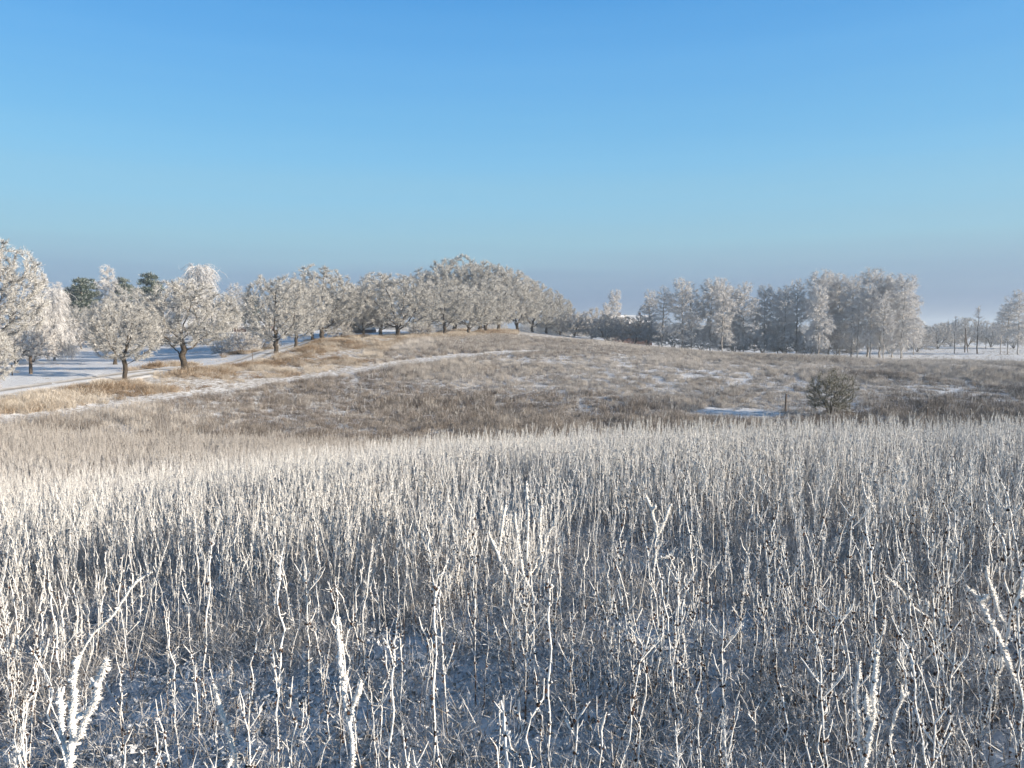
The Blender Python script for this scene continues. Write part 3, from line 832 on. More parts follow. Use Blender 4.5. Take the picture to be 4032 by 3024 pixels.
# shrubs and small trees between the avenue and the wood
SH = 'frosted shrubs below the ridge'
for i, (pr, px, Y, H, wd, lab) in enumerate([
 ('shrub0', 2262, 165, 5.2, 1.2, 'frosted shrub tucked against the end of the avenue'),
 ('shrub2', 2330, 172, 6.4, 1.0, 'frosted shrub left of the white pointed tree'),
 ('shrub1', 2385, 160, 5.2, 1.4, 'grey shaded shrub below the white pointed tree'),
 ('shrub0', 2450, 168, 5.8, 1.3, 'rounded frosted shrub right of the white pointed tree'),
 ('shrub2', 2500, 160, 5.4, 1.3, 'frosted shrub in front of the snowy roofs'),
 ('shrub1', 2545, 165, 5.6, 1.3, 'frosted shrub next to the left end of the birch wood'),
 ('shrub0', 2650, 158, 4.6, 1.3, 'dark shrub under the first birches of the wood'),
 ('shrub2', 2760, 156, 4.2, 1.5, 'dark shrub under the pointed birch'),
 ('shrub1', 2890, 156, 4.6, 1.6, 'dark shrub in the deepest shade of the wood'),
 ('shrub2', 3000, 156, 4.6, 1.5, 'dark shrub under the slim lone birch'),
 ('shrub0', 3090, 150, 4.2, 1.5, 'olive shrub at the shaded foot of the wood'),
 ('shrub1', 3190, 146, 4.2, 1.5, 'grey shrub under the start of the high birches'),
 ('shrub2', 3290, 152, 3.6, 1.5, 'grey shrub under the middle of the high birches'),
 ('shrub0', 3500, 168, 5.0, 1.5, 'dark shrub behind the right end of the wood'),
 ('shrub1', 3610, 175, 5.0, 1.4, 'frosted shrub beside the low birch at the wood end'),
 ('shrub2', 3690, 200, 6.2, 1.4, 'frosted shrub in the distance left of the bare trees'),
 ('shrub0', 3740, 230, 7.4, 1.2, 'pale round tree behind the left bare tree'),
 ('shrub2', 3810, 225, 7.8, 1.3, 'pale round tree behind the wooden pole'),
 ('shrub1', 3900, 215, 6.4, 1.4, 'pale shrub behind the faint slender bare tree'),
 ('shrub0', 3990, 200, 6.0, 1.5, 'pale shrub behind the right edge birches')]):
    plant_tree(pr, px, Y, H, wd, 1.3 * i, 'shrub', lab, 'shrub', SH)
plant_tree('birch1', 2415, 185, 12.5, 0.85, 1.0, 'birch_tree', 'lone white pointed birch between the avenue and the birch wood', 'birch')
plant_tree('birch0', 2385, 180, 9.0, 0.8, 2.0, 'birch_tree', 'low white birch leaning on the lone pointed birch', 'birch')

# trees in the left background
BL = 'trees in the left background'
for i, (pr, px, Y, H, wd, nm, lab, cat) in enumerate([
 ('weeping0', 215, 95, 9.2, 0.85, 'weeping_birch', 'weeping frosted birch hanging low beside the left edge tree', 'birch'),
 ('shrub1', 130, 90, 4.4, 1.3, 'shrub', 'grey shrub under the big tree at the left edge', 'shrub'),
 ('shrub2', 60, 84, 3.6, 1.4, 'shrub', 'grey shrub furthest left below the big edge tree', 'shrub'),
 ('pine0', 330, 165, 14.0, 1.15, 'pine_tree', 'tall dark green pine with lumpy crown beside the flat-roofed cabin', 'pine'),
 ('birch0', 440, 170, 16.0, 1.0, 'birch_tree', 'white-topped birch just right of the tall dark pine', 'birch'),
 ('pine1', 500, 175, 14.0, 1.0, 'pine_tree', 'dark pine tip showing between two white crowns', 'pine'),
 ('pine0', 606, 165, 15.0, 0.85, 'pine_tree', 'small dark green pine top left of the white weeping crown', 'pine'),
 ('weeping0', 780, 150, 15.6, 1.1, 'weeping_birch', 'large white weeping birch rising behind the broad avenue tree', 'birch'),
 ('avenue3', 520, 150, 11.4, 0.9, 'background_tree', 'dim frosted tree behind the small round avenue tree', 'tree'),
 ('avenue1', 400, 150, 8.6, 0.9, 'background_tree', 'shaded frosted tree below the tall dark pine', 'tree'),
 ('avenue0', 640, 155, 9.6, 0.8, 'background_tree', 'shaded frosted tree left of the broad avenue tree', 'tree'),
 ('avenue4', 320, 140, 8.0, 0.8, 'background_tree', 'blue-shaded frosted tree by the weeping birch', 'tree'),
 ('avenue2', 890, 165, 9.4, 0.8, 'background_tree', 'dim frosted tree right behind the broad avenue tree', 'tree'),
 ('birch2', 935, 175, 11.6, 1.4, 'birch_tree', 'pale birch standing alone in the gap of the avenue', 'birch'),
 ('pine1', 1000, 160, 9.4, 0.9, 'pine_tree', 'dark conifer behind the leaning avenue tree', 'pine'),
 ('pine1', 955, 185, 7.0, 1.0, 'pine_tree', 'low dark conifer behind the long farm building', 'pine'),
 ('shrub0', 950, 92, 2.6, 1.4, 'shrub', 'frosted shrub on the far bank of the lane in the avenue gap', 'shrub'),
 ('shrub1', 870, 88, 1.8, 1.3, 'shrub', 'small frosted shrub beside the lane under the broad tree', 'shrub'),
 ('shrub2', 1030, 98, 2.8, 1.2, 'shrub', 'frosted shrub left of the leaning trunk', 'shrub'),
 ('birch0', 240, 240, 12.0, 1.3, 'birch_tree', 'far pale birch above the flat-roofed cabin', 'birch'),
 ('birch1', 165, 120, 12.2, 0.8, 'birch_tree', 'pale birch showing above the right side of the left edge tree', 'birch'),
 ('avenue3', 1395, 175, 11.4, 0.7, 'background_tree', 'white far crown peeking between the domed tree and the wide forked tree', 'tree'),
 ('shrub2', 1340, 108, 2.2, 1.3, 'shrub', 'low frosted shrub in front of the grey house', 'shrub'),
 ('shrub0', 1660, 118, 2.6, 1.3, 'shrub', 'pale straw-coloured shrub under the wide forked tree', 'shrub'),
 ('shrub1', 280, 130, 5.0, 1.5, 'shrub', 'blue-shaded shrub under the weeping birch', 'shrub'),
 ('shrub0', 640, 140, 3.4, 1.5, 'shrub', 'low shrub on the edge of the shaded snow field', 'shrub')]):
    plant_tree(pr, px, Y, H, wd, 0.9 * i, nm, lab, cat, BL)
# dark bare bush in the hollow
plant_tree('bush', 3275, 55, 3.1, 1.0, 0.4, 'bush', 'lone olive-brown bush in the hollow of the field', 'bush', None)

# ------------------------------------------------------------------ buildings in the background
M['brick'] = plain('dark_brick_wall', (0.075, 0.042, 0.035), 0.9, col2=(0.12, 0.07, 0.058), scale=3)
M['plaster'] = plain('grey_plaster', (0.42, 0.44, 0.46), 0.9, noise=0.1, scale=2)
M['timber'] = plain('dark_timber', (0.07, 0.07, 0.065), 0.9, noise=0.3, scale=4)
M['roof_snow'] = plain('snow_on_roof', (0.76, 0.77, 0.79), 0.8, noise=0.06, scale=2)
M['white_paint'] = plain('white_paint', (0.78, 0.78, 0.76), 0.6, noise=0.05)
M['glass'] = plain('window_glass', (0.02, 0.025, 0.03), 0.1, noise=0.1)
def part(name, parent, m, boxes, smooth=False):
    b = Buf()
    for q in boxes: b.box(*q)
    return link(name, b.mesh(name, M[m]), parent)
def gable_roof(name, parent, m, x0, x1, y0, y1, z0, z1_, over=0.35, th=0.18):
    b = Buf()
    ym = (y0 + y1) / 2
    ring = [(y0 - over, z0), (ym, z1_), (y1 + over, z0), (y1 + over, z0 + th), (ym, z1_ + th), (y0 - over, z0 + th)]
    v = [(x, y, z) for x in (x0 - over, x1 + over) for y, z in ring]
    f4 = [(k, (k + 1) % 6, (k + 1) % 6 + 6, k + 6) for k in range(6)]
    f4 += [(0, 5, 4, 1), (1, 4, 3, 2), (6, 7, 10, 11), (7, 8, 9, 10)]
    b.add(v, None, f4)
    return link(name, b.mesh(name, M[m]), parent)
def gable_wall(name, parent, m, x0, x1, y0, y1, z0, ze, zr):
    b = Buf(); ym = (y0 + y1) / 2
    ring = [(y0, z0), (y1, z0), (y1, ze), (ym, zr), (y0, ze)]
    v = [(x, y, z) for x in (x0, x1) for y, z in ring]
    b.add(v, None, [(k, (k + 1) % 5, (k + 1) % 5 + 5, k + 5) for k in range(5)] + [(0, 4, 3, 2), (5, 7, 8, 9)])
    b.add([v[0], v[2], v[1], v[5], v[6], v[7]], [(0, 1, 2), (3, 4, 5)])
    return link(name, b.mesh(name, M[m]), parent)
def window(parent, x, y, z, w, h, facing=-1, two=True):
    fr = part('window', parent, 'glass', [(x - w / 2, x + w / 2, y + facing * 0.02 - 0.02, y + facing * 0.02 + 0.02, z, z + h)])
    t = 0.07; yy = (y + facing * 0.06 - 0.03, y + facing * 0.06 + 0.03)
    bx = [(x - w / 2 - t, x + w / 2 + t, *yy, z - t, z), (x - w / 2 - t, x + w / 2 + t, *yy, z + h, z + h + t), (x - w / 2 - t, x - w / 2, *yy, z, z + h), (x + w / 2, x + w / 2 + t, *yy, z, z + h)]
    if two: bx.append((x - t / 2, x + t / 2, *yy, z, z + h))
    part('frame', fr, 'white_paint', bx)
    return fr
# long low farm building
p = at(820, 1310, 195)
fb = tag(empty('farm_building', (p[0], p[1], p[2] - 0.35), R(-3)), 'long low brick farm building with snow-covered roof behind the avenue gap', 'building')
gable_wall('wall', fb, 'brick', -14, 14, 0, 7, -1.2, 1.9, 3.6)
gable_roof('roof', fb, 'roof_snow', -14, 14, 0, 7, 1.75, 3.62)
for x in (-11, -7.5, -3, 1.5, 6, 10.5): window(fb, x, 0.0, 0.6, 1.1, 0.8)
part('door', fb, 'timber', [(3.2, 4.3, -0.05, 0.02, -0.6, 1.5)])
# grey house between the avenue trunks
p = at(1408, 1312, 160)
gh = tag(empty('house', (p[0], p[1], p[2]), R(4)), 'grey plastered house with white-framed window glimpsed between avenue trunks', 'house')
gable_wall('wall', gh, 'plaster', -3, 3, 0, 7, -0.5, 2.9, 5.6)
part('plinth', gh, 'brick', [(-3.06, 3.06, -0.06, 7.06, -0.8, 0.75)])
gable_roof('roof', gh, 'roof_snow', -3, 3, 0, 7, 2.75, 5.62)
for x in (-1.6, -0.4, 1.6): window(gh, x, 0.0, 1.05, 0.75, 1.15)
part('chimney', gh, 'brick', [(1.5, 2.2, 3.1, 3.8, 5.2, 6.5)])
# flat-roofed cabin up on the left rise
p = at(255, 1182, 195)
zc = z1(p[0], p[1])
cb = tag(empty('cabin', (p[0], p[1], zc), R(2)), 'dark flat-roofed cabin with open porch beside the tall pine', 'cabin')
hz = p[2] - zc
part('wall', cb, 'timber', [(-0.5, 4.5, 0, 4, -0.5, hz + 2.0)])
part('roof', cb, 'timber', [(-2.6, 4.8, -0.6, 4.3, hz + 2.0, hz + 2.25)])
for x in (-2.4, -1.3): part('post', cb, 'timber', [(x, x + 0.14, -0.4, -0.26, -0.5, hz + 2.0)])
part('lean_to_roof', cb, 'roof_snow', [(-5.0, 4.0, -3.5, -0.65, hz - 0.55, hz - 0.2)])
part('lean_to_wall', cb, 'timber', [(-4.7, 3.7, -3.2, -0.8, -0.6, hz - 0.55)])
# two snowy-roofed houses behind the shrubs
for px, Y, w, rz, lab in [(2452, 215, 5.0, 12, 'house with steep snowy roof right behind the lone pointed birch'), (2520, 225, 7.0, -6, 'house with low snowy roof behind shrubs at the wood end')]:
    p = at(px, 1300, Y); zz = z1(p[0], Y); top = at(px, 1240, Y)[2] - zz
    h = tag(empty('house', (p[0], Y, zz), R(rz)), lab, 'house', 'snowy-roofed houses below the ridge')
    gable_wall('wall', h, 'brick', -w / 2, w / 2, 0, 6, -0.5, top - 2.3, top - 0.2)
    gable_roof('roof', h, 'roof_snow', -w / 2, w / 2, 0, 6, top - 2.4, top - 0.2)
    for x in (-w / 4, w / 4): window(h, x, 0.0, top - 3.8, 0.9, 1.0)
    part('chimney', h, 'brick', [(-0.3, 0.3, 2.7, 3.3, top - 0.6, top + 0.7)])

# ------------------------------------------------------------------ posts
def post(px, pyb, Y, h, r, lab, lean=0.0, group='weathered fence posts'):
    rng = np.random.default_rng(int(px))
    p = at(px, pyb, Y); z = z1(p[0], Y)
    b = Buf()
    n = 6
    pts = np.array([(lean * h * k / n, rng.normal(0, .004), h * k / n) for k in range(n + 1)]); pts[0, 2] = -0.3
    tube(b, pts, np.full(n + 1, r) * rng.uniform(0.9, 1.08, n + 1), 8, True, 0.06, rng)
    o = link('fence_post', b.mesh('fence_post', M['post']))
    o.location = (p[0], Y, z)
    # rime cap
    c = Buf(); blob(c, (lean * h, 0, h + r * 0.2), r * 0.9, rng, 0.3, (1, 1, 0.45))
    link('frost_cap', c.mesh('frost_cap', M['frost_near']), o)
    return tag(o, lab, 'post', group)
post(123, 1492, 59, 1.45, 0.12, 'thick wooden fence post in snow by the left edge tree')
post(49, 1494, 58, 0.75, 0.05, 'thin short stake left of the thick fence post')
post(3092, 1617, 58, 1.35, 0.07, 'dark fence post standing left of the lone bush', 0.03)
post(3650, 1640, 50, 0.9, 0.05, 'short stake in the hollow right of the lone bush')
post(3821, 1642, 48, 0.9, 0.05, 'short stake nearest the right edge in the hollow')
post(995, 1425, 79, 1.0, 0.03, 'thin stake on the bank where the lane bends')
p = at(3800, 1355, 172); z = z1(p[0], 172)
wp = tag(empty('wooden_pole', (p[0], 172, z)), 'wooden pole with slanting brace between the bare trees', 'pole')
b = Buf(); tube(b, [(0, 0, -.4), (0, 0, 2.5), (0.02, 0, 5.4)], [0.13, 0.12, 0.10], 8); link('pole', b.mesh('pole', M['post']), wp)
b = Buf(); tube(b, [(0.75, 0, -.4), (0.40, 0, 1.9), (0.10, 0, 3.9)], [0.10, 0.09, 0.08], 8); link('brace', b.mesh('brace', M['post']), wp)

# ------------------------------------------------------------------ weeds: skeletons and meshes
WIND = np.array([0.70, -0.70, 0.12])           # rime grows on the windward side
def resample(pts, step):
    pts = np.asarray(pts, float)
    d = np.concatenate([[0], np.cumsum(np.linalg.norm(np.diff(pts, axis=0), axis=1))])
    n = max(3, int(d[-1] / step) + 1)
    t = np.linspace(0, d[-1], n)
    return np.stack([np.interp(t, d, pts[:, k]) for k in range(3)], 1)
def weed_skeleton(rng, H, branches=3, kink=0.010, lean=0.08):
    a = rng.uniform(0, 6.28); ln = rng.normal(0, lean)
    n = max(7, int(H / 0.055))
    P = np.zeros((n + 1, 3)); s = 1
    off = np.zeros(3)
    for k in range(n + 1):
        t = k / n
        z_ = rng.normal(0, kink, 3) * (0.3 + t); z_[2] = 0
        off = off * 0.55 + z_
        P[k] = (math.cos(a) * ln * H * t ** 1.5, math.sin(a) * ln * H * t ** 1.5, H * t)
        P[k] += off
    L = [(P, 0.0027 * (0.7 + 0.5 * H), 0.0013)]
    for k in range(branches):
        t = rng.uniform(0.30, 0.92); i = min(int(t * n), n - 1)
        az = rng.uniform(0, 6.28); el = rng.uniform(0.75, 1.3)
        d = np.array([math.cos(az) * math.cos(el), math.sin(az) * math.cos(el), math.sin(el)])
        ln_ = H * rng.uniform(0.08, 0.32) * (1.15 - t * 0.6)
        m = max(3, int(ln_ / 0.04)); q = P[i].copy(); pts = [q.copy()]
        for j in range(m):
            d = unit(d + np.array([0, 0, 0.10]) + rng.normal(0, 0.10, 3)); q = q + d * ln_ / m; pts.append(q.copy())
        L.append((np.array(pts), 0.0018, 0.0010))
    return L
def weed_bufs(rng, skel, thick=1.0, step=0.014, sides=6, spikes=0, node_gap=0.05, pods=1.0):
    st, fr, pd = Buf(), Buf(), Buf()
    for P, r0, r1 in skel:
        Q = resample(P, 0.04); n = len(Q); t = np.linspace(0, 1, n)
        tube(st, Q, r0 * (1 - t) + r1 * t, 4)
        Q = resample(P, step); n = len(Q); t = np.linspace(0, 1, n)
        h = np.clip(Q[:, 2] / 0.36, 0.12, 1)      # less rime close to the ground
        g = 0.0029 * thick * h * (0.75 + 0.5 * t)
        g = g * np.clip((1 - t) / 0.07, 0.4, 1)
        g = g * (1 + 0.55 * (fbm(t * n * step * 22 + rng.uniform(0, 99), t * 0 + rng.uniform(0, 99), 1, 2) - 0.5) * 2)
        base_r = (r0 * (1 - t) + r1 * t) * np.clip(h * 1.3, 0.3, 1)
        offs = WIND[None] * (base_r * 0.55 + g * 0.42)[:, None]
        tube(fr, Q, base_r * 0.55 + g, sides, True, 0.42, rng, offs)
        # nodes: dry husks with a tuft of rime
        L = np.linalg.norm(np.diff(P, axis=0), axis=1).sum()
        k = int(L / node_gap)
        for j in range(k):
            i = int(rng.uniform(0.12, 1) * (n - 1))
            c = Q[i] + rng.normal(0, 0.003, 3)
            if rng.uniform() < 0.45 * pods:
                a = rng.uniform(0, 6.28); d = np.array([math.cos(a), math.sin(a), rng.uniform(0, 0.6)])
                blob(pd, c + d * 0.005, rng.uniform(0.0028, 0.0058), rng, 0.4, (1, 1, 1.3))
                if rng.uniform() < 0.75: blob(fr, c + d * 0.008 + WIND * 0.004 + np.array([0, 0, 0.005]), rng.uniform(0.003, 0.0065) * thick, rng, 0.5)
            else:
                d = unit(rng.normal(0, 1, 3) + WIND * 0.6 + np.array([0, 0, 0.5]))
                ln = rng.uniform(0.008, 0.024)
                tube(fr, np.array([c, c + d * ln * 0.6, c + d * ln + np.array([0, 0, ln * 0.3])]), np.array([0.0024, 0.0030, 0.002]) * thick, 5, True, 0.3, rng)
        if spikes:                                   # rime needles
            m = int(L * spikes)
            i = rng.integers(n // 8, n, m)
            d = unit(rng.normal(0, 0.8, (m, 3)) + WIND)
            cones(fr, Q[i] + offs[i] + d * (base_r[i] * 0.5 + g[i] * 0.6)[:, None], d * (rng.uniform(0.002, 0.0065, m) * thick * (1.7 if spikes > 1000 else 1.0))[:, None], np.full(m, 0.0013 * thick), 3, rng)
    return st, fr, pd
# ---- instanced masses
def point_cloud(name, pts, rot, scl, idx, tint, protos, label, cat):
    me = bpy.data.meshes.new(name)
    me.vertices.add(len(pts)); me.vertices.foreach_set('co', np.asarray(pts, np.float32).ravel())
    for nm, ty, key, data in (('rot', 'FLOAT_VECTOR', 'vector', rot), ('scl', 'FLOAT_VECTOR', 'vector', scl), ('idx', 'INT', 'value', idx), ('tint', 'FLOAT', 'value', tint)):
        a = me.attributes.new(nm, ty, 'POINT')
        a.data.foreach_set(key, np.asarray(data, np.int32 if ty == 'INT' else np.float32).ravel())
    o = link(name, me)
    c = bpy.data.collections.new(name + '_kinds')
    for k, pm in enumerate(protos):
        c.objects.link(bpy.data.objects.new('%s_kind_%02d' % (name, k), pm))
    ng = bpy.data.node_groups.new(name + '_scatter', 'GeometryNodeTree')
    ng.interface.new_socket('Geometry', in_out='INPUT', socket_type='NodeSocketGeometry')
    ng.interface.new_socket('Geometry', in_out='OUTPUT', socket_type='NodeSocketGeometry')
    N, L = ng.nodes, ng.links
    gi, go = N.new('NodeGroupInput'), N.new('NodeGroupOutput')
    ci = N.new('GeometryNodeCollectionInfo')
    ci.inputs['Collection'].default_value = c
    ci.inputs['Separate Children'].default_value = True
    ci.inputs['Reset Children'].default_value = True
    ip = N.new('GeometryNodeInstanceOnPoints'); ip.inputs['Pick Instance'].default_value = True
    L.new(gi.outputs[0], ip.inputs['Points']); L.new(ci.outputs[0], ip.inputs['Instance'])
    for nm, ty, sock in (('rot', 'FLOAT_VECTOR', 'Rotation'), ('scl', 'FLOAT_VECTOR', 'Scale'), ('idx', 'INT', 'Instance Index')):
        na = N.new('GeometryNodeInputNamedAttribute'); na.data_type = ty; na.inputs['Name'].default_value = nm
        L.new(na.outputs[0], ip.inputs[sock])
    L.new(ip.outputs[0], go.inputs[0])
    md = o.modifiers.new('scatter', 'NODES'); md.node_group = ng
    return tag(o, label, cat, None, 'stuff')
def pts_in(rng, n, y0, y1, half=0.80, pad=2.0):
    """random ground points in the wedge ahead of the camera, uniform by area"""
    Y = np.sqrt(rng.uniform(y0 * y0, y1 * y1, n))
    X = rng.uniform(-1, 1, n) * (half * Y + pad)
    return X, Y

# near field: single weeds
rngW = np.random.default_rng(7)
NEAR_N = []
NEAR = []                                            # detailed meshes for the nearest weeds
for k in range(22):
    H = float(rngW.choice([rngW.uniform(0.32, 0.6), rngW.uniform(0.5, 0.78), rngW.uniform(0.7, 0.98)]))
    nbr = int(rngW.choice([0, 0, 1, 1, 2, 4]))
    sk = weed_skeleton(rngW, H, nbr, 0.0075, 0.11)
    NEAR_N.append(nbr)
    st, fr, pd = weed_bufs(rngW, sk, rngW.uniform(0.36, 0.75), 0.010, 6, 340, 0.022)
    NEAR.append((st.mesh('stem', M['stem'], True), fr.mesh('frost', M['frost_near'], True), pd.mesh('seed_pods', M['pod'])))
FAR = []                                             # lighter ones for the mass behind
for k in range(24):
    H = float(rngW.choice([rngW.uniform(0.32, 0.6), rngW.uniform(0.5, 0.78), rngW.uniform(0.6, 0.9)]))
    sk = weed_skeleton(rngW, H, int(rngW.choice([0, 0, 1, 2, 3, 6])), 0.008, 0.13)
    st, fr, pd = weed_bufs(rngW, sk, rngW.uniform(0.6, 1.0), 0.03, 4, 0, 0.022, 0.7)
    FAR.append(merge_mesh('weed', [(st, M['stem']), (fr, M['frost']), (pd, M['pod'])]))

def plume(rng, H):
    """thin straw with a loose rimed plume"""
    sk = weed_skeleton(rng, H, 0, 0.004, 0.22)
    st, fr, pd = weed_bufs(rng, sk, 0.45, 0.03, 4, 0, 0.3, 0.2)
    P = sk[0][0]; n = 70
    i = (len(P) - 1) * (1 - 0.38 * rng.uniform(0, 1, n) ** 0.8); k = np.minimum(i.astype(int), len(P) - 2)
    B = P[k] + (P[k + 1] - P[k]) * (i - k)[:, None]
    twig_cloud(rng, fr, B, np.tile([0.1, 0, 1.0], (n, 1)), 0.035, 0.0016, 2, 0.5, 0.9)
    return merge_mesh('weed', [(st, M['stem']), (fr, M['frost']), (pd, M['pod'])])
for k in range(7): FAR.append(plume(rngW, rngW.uniform(0.55, 1.0)))
def weed_density(x, y):
    d = 0.35 + 0.9 * fbm(x * 0.55 + 40, y * 0.55, 21, 3)
    return np.clip((d - 0.48) * 2.4, 0.2, 1)
X, Y = pts_in(rngW, 135000, 1.55, 33.0)
k = rngW.uniform(0, 1, len(X)) < weed_density(X, Y) * np.interp(Y, [0, 5, 9, 33], [0.55, 0.72, 0.95, 0.8])
X, Y = X[k], Y[k]
zn = zones(X, Y); k = ~zn['path'] & (zn['sl'] > 0); X, Y = X[k], Y[k]
k = (Y > 2.3) | (rngW.uniform(0, 1, len(X)) < 0.4); X, Y = X[k], Y[k]
W_P = np.stack([X, Y, Z(X, Y) - 0.02], 1)
px, py, dd = px_of(W_P + np.array([0, 0, 0.45]))
inview = (px > -60) & (px < 4092) & (py < 3150)
order = np.argsort(np.where(inview, dd, 1e6))
single, mass = order[:287], order[287:]
WG = 'slender rime-coated weed stalks of the near field'
for q in single:
    o = empty('frosted_weed', W_P[q], float(rngW.uniform(-0.6, 0.6)), (1, 1, 1))
    s = float(rngW.uniform(0.75, 1.15)); o.scale = (s, s, s)
    o.rotation_euler.x = float(rngW.normal(0, 0.05)); o.rotation_euler.y = float(rngW.normal(0, 0.05))
    kd = int(rngW.integers(len(NEAR)))
    for nm, me in zip(('stem', 'frost', 'seed_pods'), NEAR[kd]): link(nm, me, o)
    form = ('unbranched', 'once-forked', 'twice-forked', 'forked', 'many-branched')[NEAR_N[kd]]
    col_ = ('at the far left', 'left of centre', 'in the middle', 'right of centre', 'at the far right')[int(np.clip(px[q] / 806.4, 0, 4))]
    row_ = ('near the bottom edge', 'a few steps in')[int(dd[q] > 3.0)]
    lean_ = 'leaning' if abs(o.rotation_euler.x) + abs(o.rotation_euler.y) > 0.085 else 'upright'
    size_ = 'tall' if s > 0.95 else 'short'
    tag(o, '%s %s %s frosted weed stalk %s, %s' % (size_, lean_, form, row_, col_), 'weed', WG)
n = len(mass)
u = W_P[mass, 0] / W_P[mass, 1]
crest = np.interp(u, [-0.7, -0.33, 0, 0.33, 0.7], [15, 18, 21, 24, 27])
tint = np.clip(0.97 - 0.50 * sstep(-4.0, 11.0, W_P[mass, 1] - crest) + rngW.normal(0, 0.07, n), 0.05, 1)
sc = rngW.uniform(0.72, 1.12, n)
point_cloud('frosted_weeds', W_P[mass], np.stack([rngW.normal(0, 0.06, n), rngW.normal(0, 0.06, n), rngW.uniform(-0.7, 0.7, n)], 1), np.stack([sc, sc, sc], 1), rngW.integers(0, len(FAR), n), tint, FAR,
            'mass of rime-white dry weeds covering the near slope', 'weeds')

# the weeds that stand out one by one: stems traced in space at their own distance
HERO = [
 (1.95, 1.5, [[(262, 3130), (285, 2960), (290, 2850), (296, 2700), (284, 2640), (300, 2588)], [(288, 2930), (330, 2850), (362, 2765), (392, 2685), (415, 2600)], [(272, 2990), (248, 2905), (236, 2800), (230, 2715)]], 'thick three-pronged frosted stalk in the bottom left corner'),
 (2.35, 1.25, [[(1400, 3110), (1384, 2920), (1350, 2760), (1336, 2600), (1325, 2430)], [(1372, 2840), (1400, 2750), (1418, 2680)]], 'tall white frosted stalk left of the bottom centre'),
 (5.0, 1.45, [[(2107, 2500), (2100, 2300), (2072, 2184), (2078, 2025), (2071, 1895)], [(2103, 2355), (2062, 2270), (2035, 2130), (2026, 2022)], [(2100, 2300), (2128, 2200), (2122, 2080), (2130, 1990)], [(2090, 2260), (2150, 2130), (2185, 2030)]], 'bushy many-stemmed frosted weed at the centre of the slope'),
 (4.8, 1.5, [[(2095, 2520), (2062, 2437), (2008, 2292), (1972, 2220), (1945, 2157), (1922, 2093)], [(1960, 2190), (1972, 2080), (1990, 1990)]], 'frosted stalk arching left of the bushy centre weed'),
 (5.0, 1.6, [[(2566, 2500), (2572, 2256), (2588, 2107), (2564, 2012), (2541, 1950)], [(2572, 2256), (2535, 2225), (2518, 2210)], [(2588, 2200), (2640, 2185), (2648, 2170)], [(2590, 2110), (2620, 2040), (2640, 1985)], [(2564, 2012), (2575, 2000), (2578, 1990)]], 'knobbly branching frosted stalk right of centre'),
 (3.0, 1.5, [[(4060, 2850), (4026, 2763), (3923, 2507), (3836, 2348), (3806, 2316)], [(3845, 2365), (3868, 2350), (3885, 2342)]], 'thick straight frosted stalk leaning left at the right edge'),
 (2.55, 1.4, [[(3390, 3100), (3398, 3008), (3427, 2829), (3440, 2635), (3448, 2566)], [(3430, 2850), (3410, 2790), (3404, 2740)]], 'upright white frosted stalk in the bottom right'),
 (2.7, 1.1, [[(3392, 3090), (3380, 2906), (3368, 2760), (3374, 2660), (3380, 2606)]], 'wavy frosted stalk just left of the upright white one'),
 (2.8, 1.0, [[(3480, 3080), (3483, 3019), (3509, 2840), (3540, 2753), (3546, 2700)], [(3540, 2753), (3560, 2735), (3572, 2728)]], 'bent frosted stalk just right of the upright white one'),
 (3.6, 1.2, [[(3850, 2760), (3800, 2681), (3667, 2456), (3596, 2389), (3529, 2307), (3483, 2268)], [(3700, 2510), (3712, 2430), (3705, 2400)], [(3640, 2430), (3650, 2370)]], 'long frosted stalk slanting up to the left in the right foreground'),
 (3.3, 1.3, [[(3915, 2740), (3928, 2630), (3964, 2487), (4005, 2353), (4034, 2220)], [(3964, 2487), (3930, 2420), (3900, 2330), (3880, 2230)], [(4005, 2353), (4022, 2340), (4040, 2330)]], 'forked frosted stalk rising at the right edge'),
 (4.0, 1.2, [[(290, 2680), (318, 2568), (358, 2498), (428, 2439), (502, 2334), (537, 2285), (597, 2252)]], 'frosted stalk bowing over to the right in the left foreground'),
 (2.5, 1.35, [[(935, 3110), (925, 2976), (890, 2866), (865, 2797), (845, 2697)], [(925, 2960), (900, 2985), (893, 3030)]], 'frosted stalk leaning left near the bottom left'),
]
for hi, (D, th, lines, lab) in enumerate(HERO):
    rng = np.random.default_rng(900 + hi)
    sk = []
    b0 = at(*lines[0][0], D)
    root = np.array([b0[0], D, z1(b0[0], D) - 0.03])
    for li, ln in enumerate(lines):
        az = rng.uniform(-0.5, 0.5)
        pts = []
        for qi, (a_, b_) in enumerate(ln):
            pts.append(at(a_, b_, D + (0 if li == 0 else az * 0.10 * qi)) - root)
        if li == 0:
            if pts[0][2] > 0.02: pts.insert(0, np.array([0.0, 0, 0]))
            pts = [q for q in pts if q[2] > -0.01] 
        pts = np.array(pts)
        pts = resample(pts, 0.05); pts[1:-1] += rng.normal(0, 0.0035, (len(pts) - 2, 3))
        sk.append((pts, 0.0042 if li == 0 else 0.003, 0.002))
    st, fr, pd = weed_bufs(rng, sk, th * 1.0, 0.008, 8, 1300, 0.03)
    o = empty('frosted_weed', root)
    for nm, bf, m in (('stem', st, 'stem'), ('frost', fr, 'frost_near'), ('seed_pods', pd, 'pod')): link(nm, bf.mesh(nm, M[m], nm != 'seed_pods'), o)
    tag(o, lab, 'weed', 'rime-coated weeds that stand out')

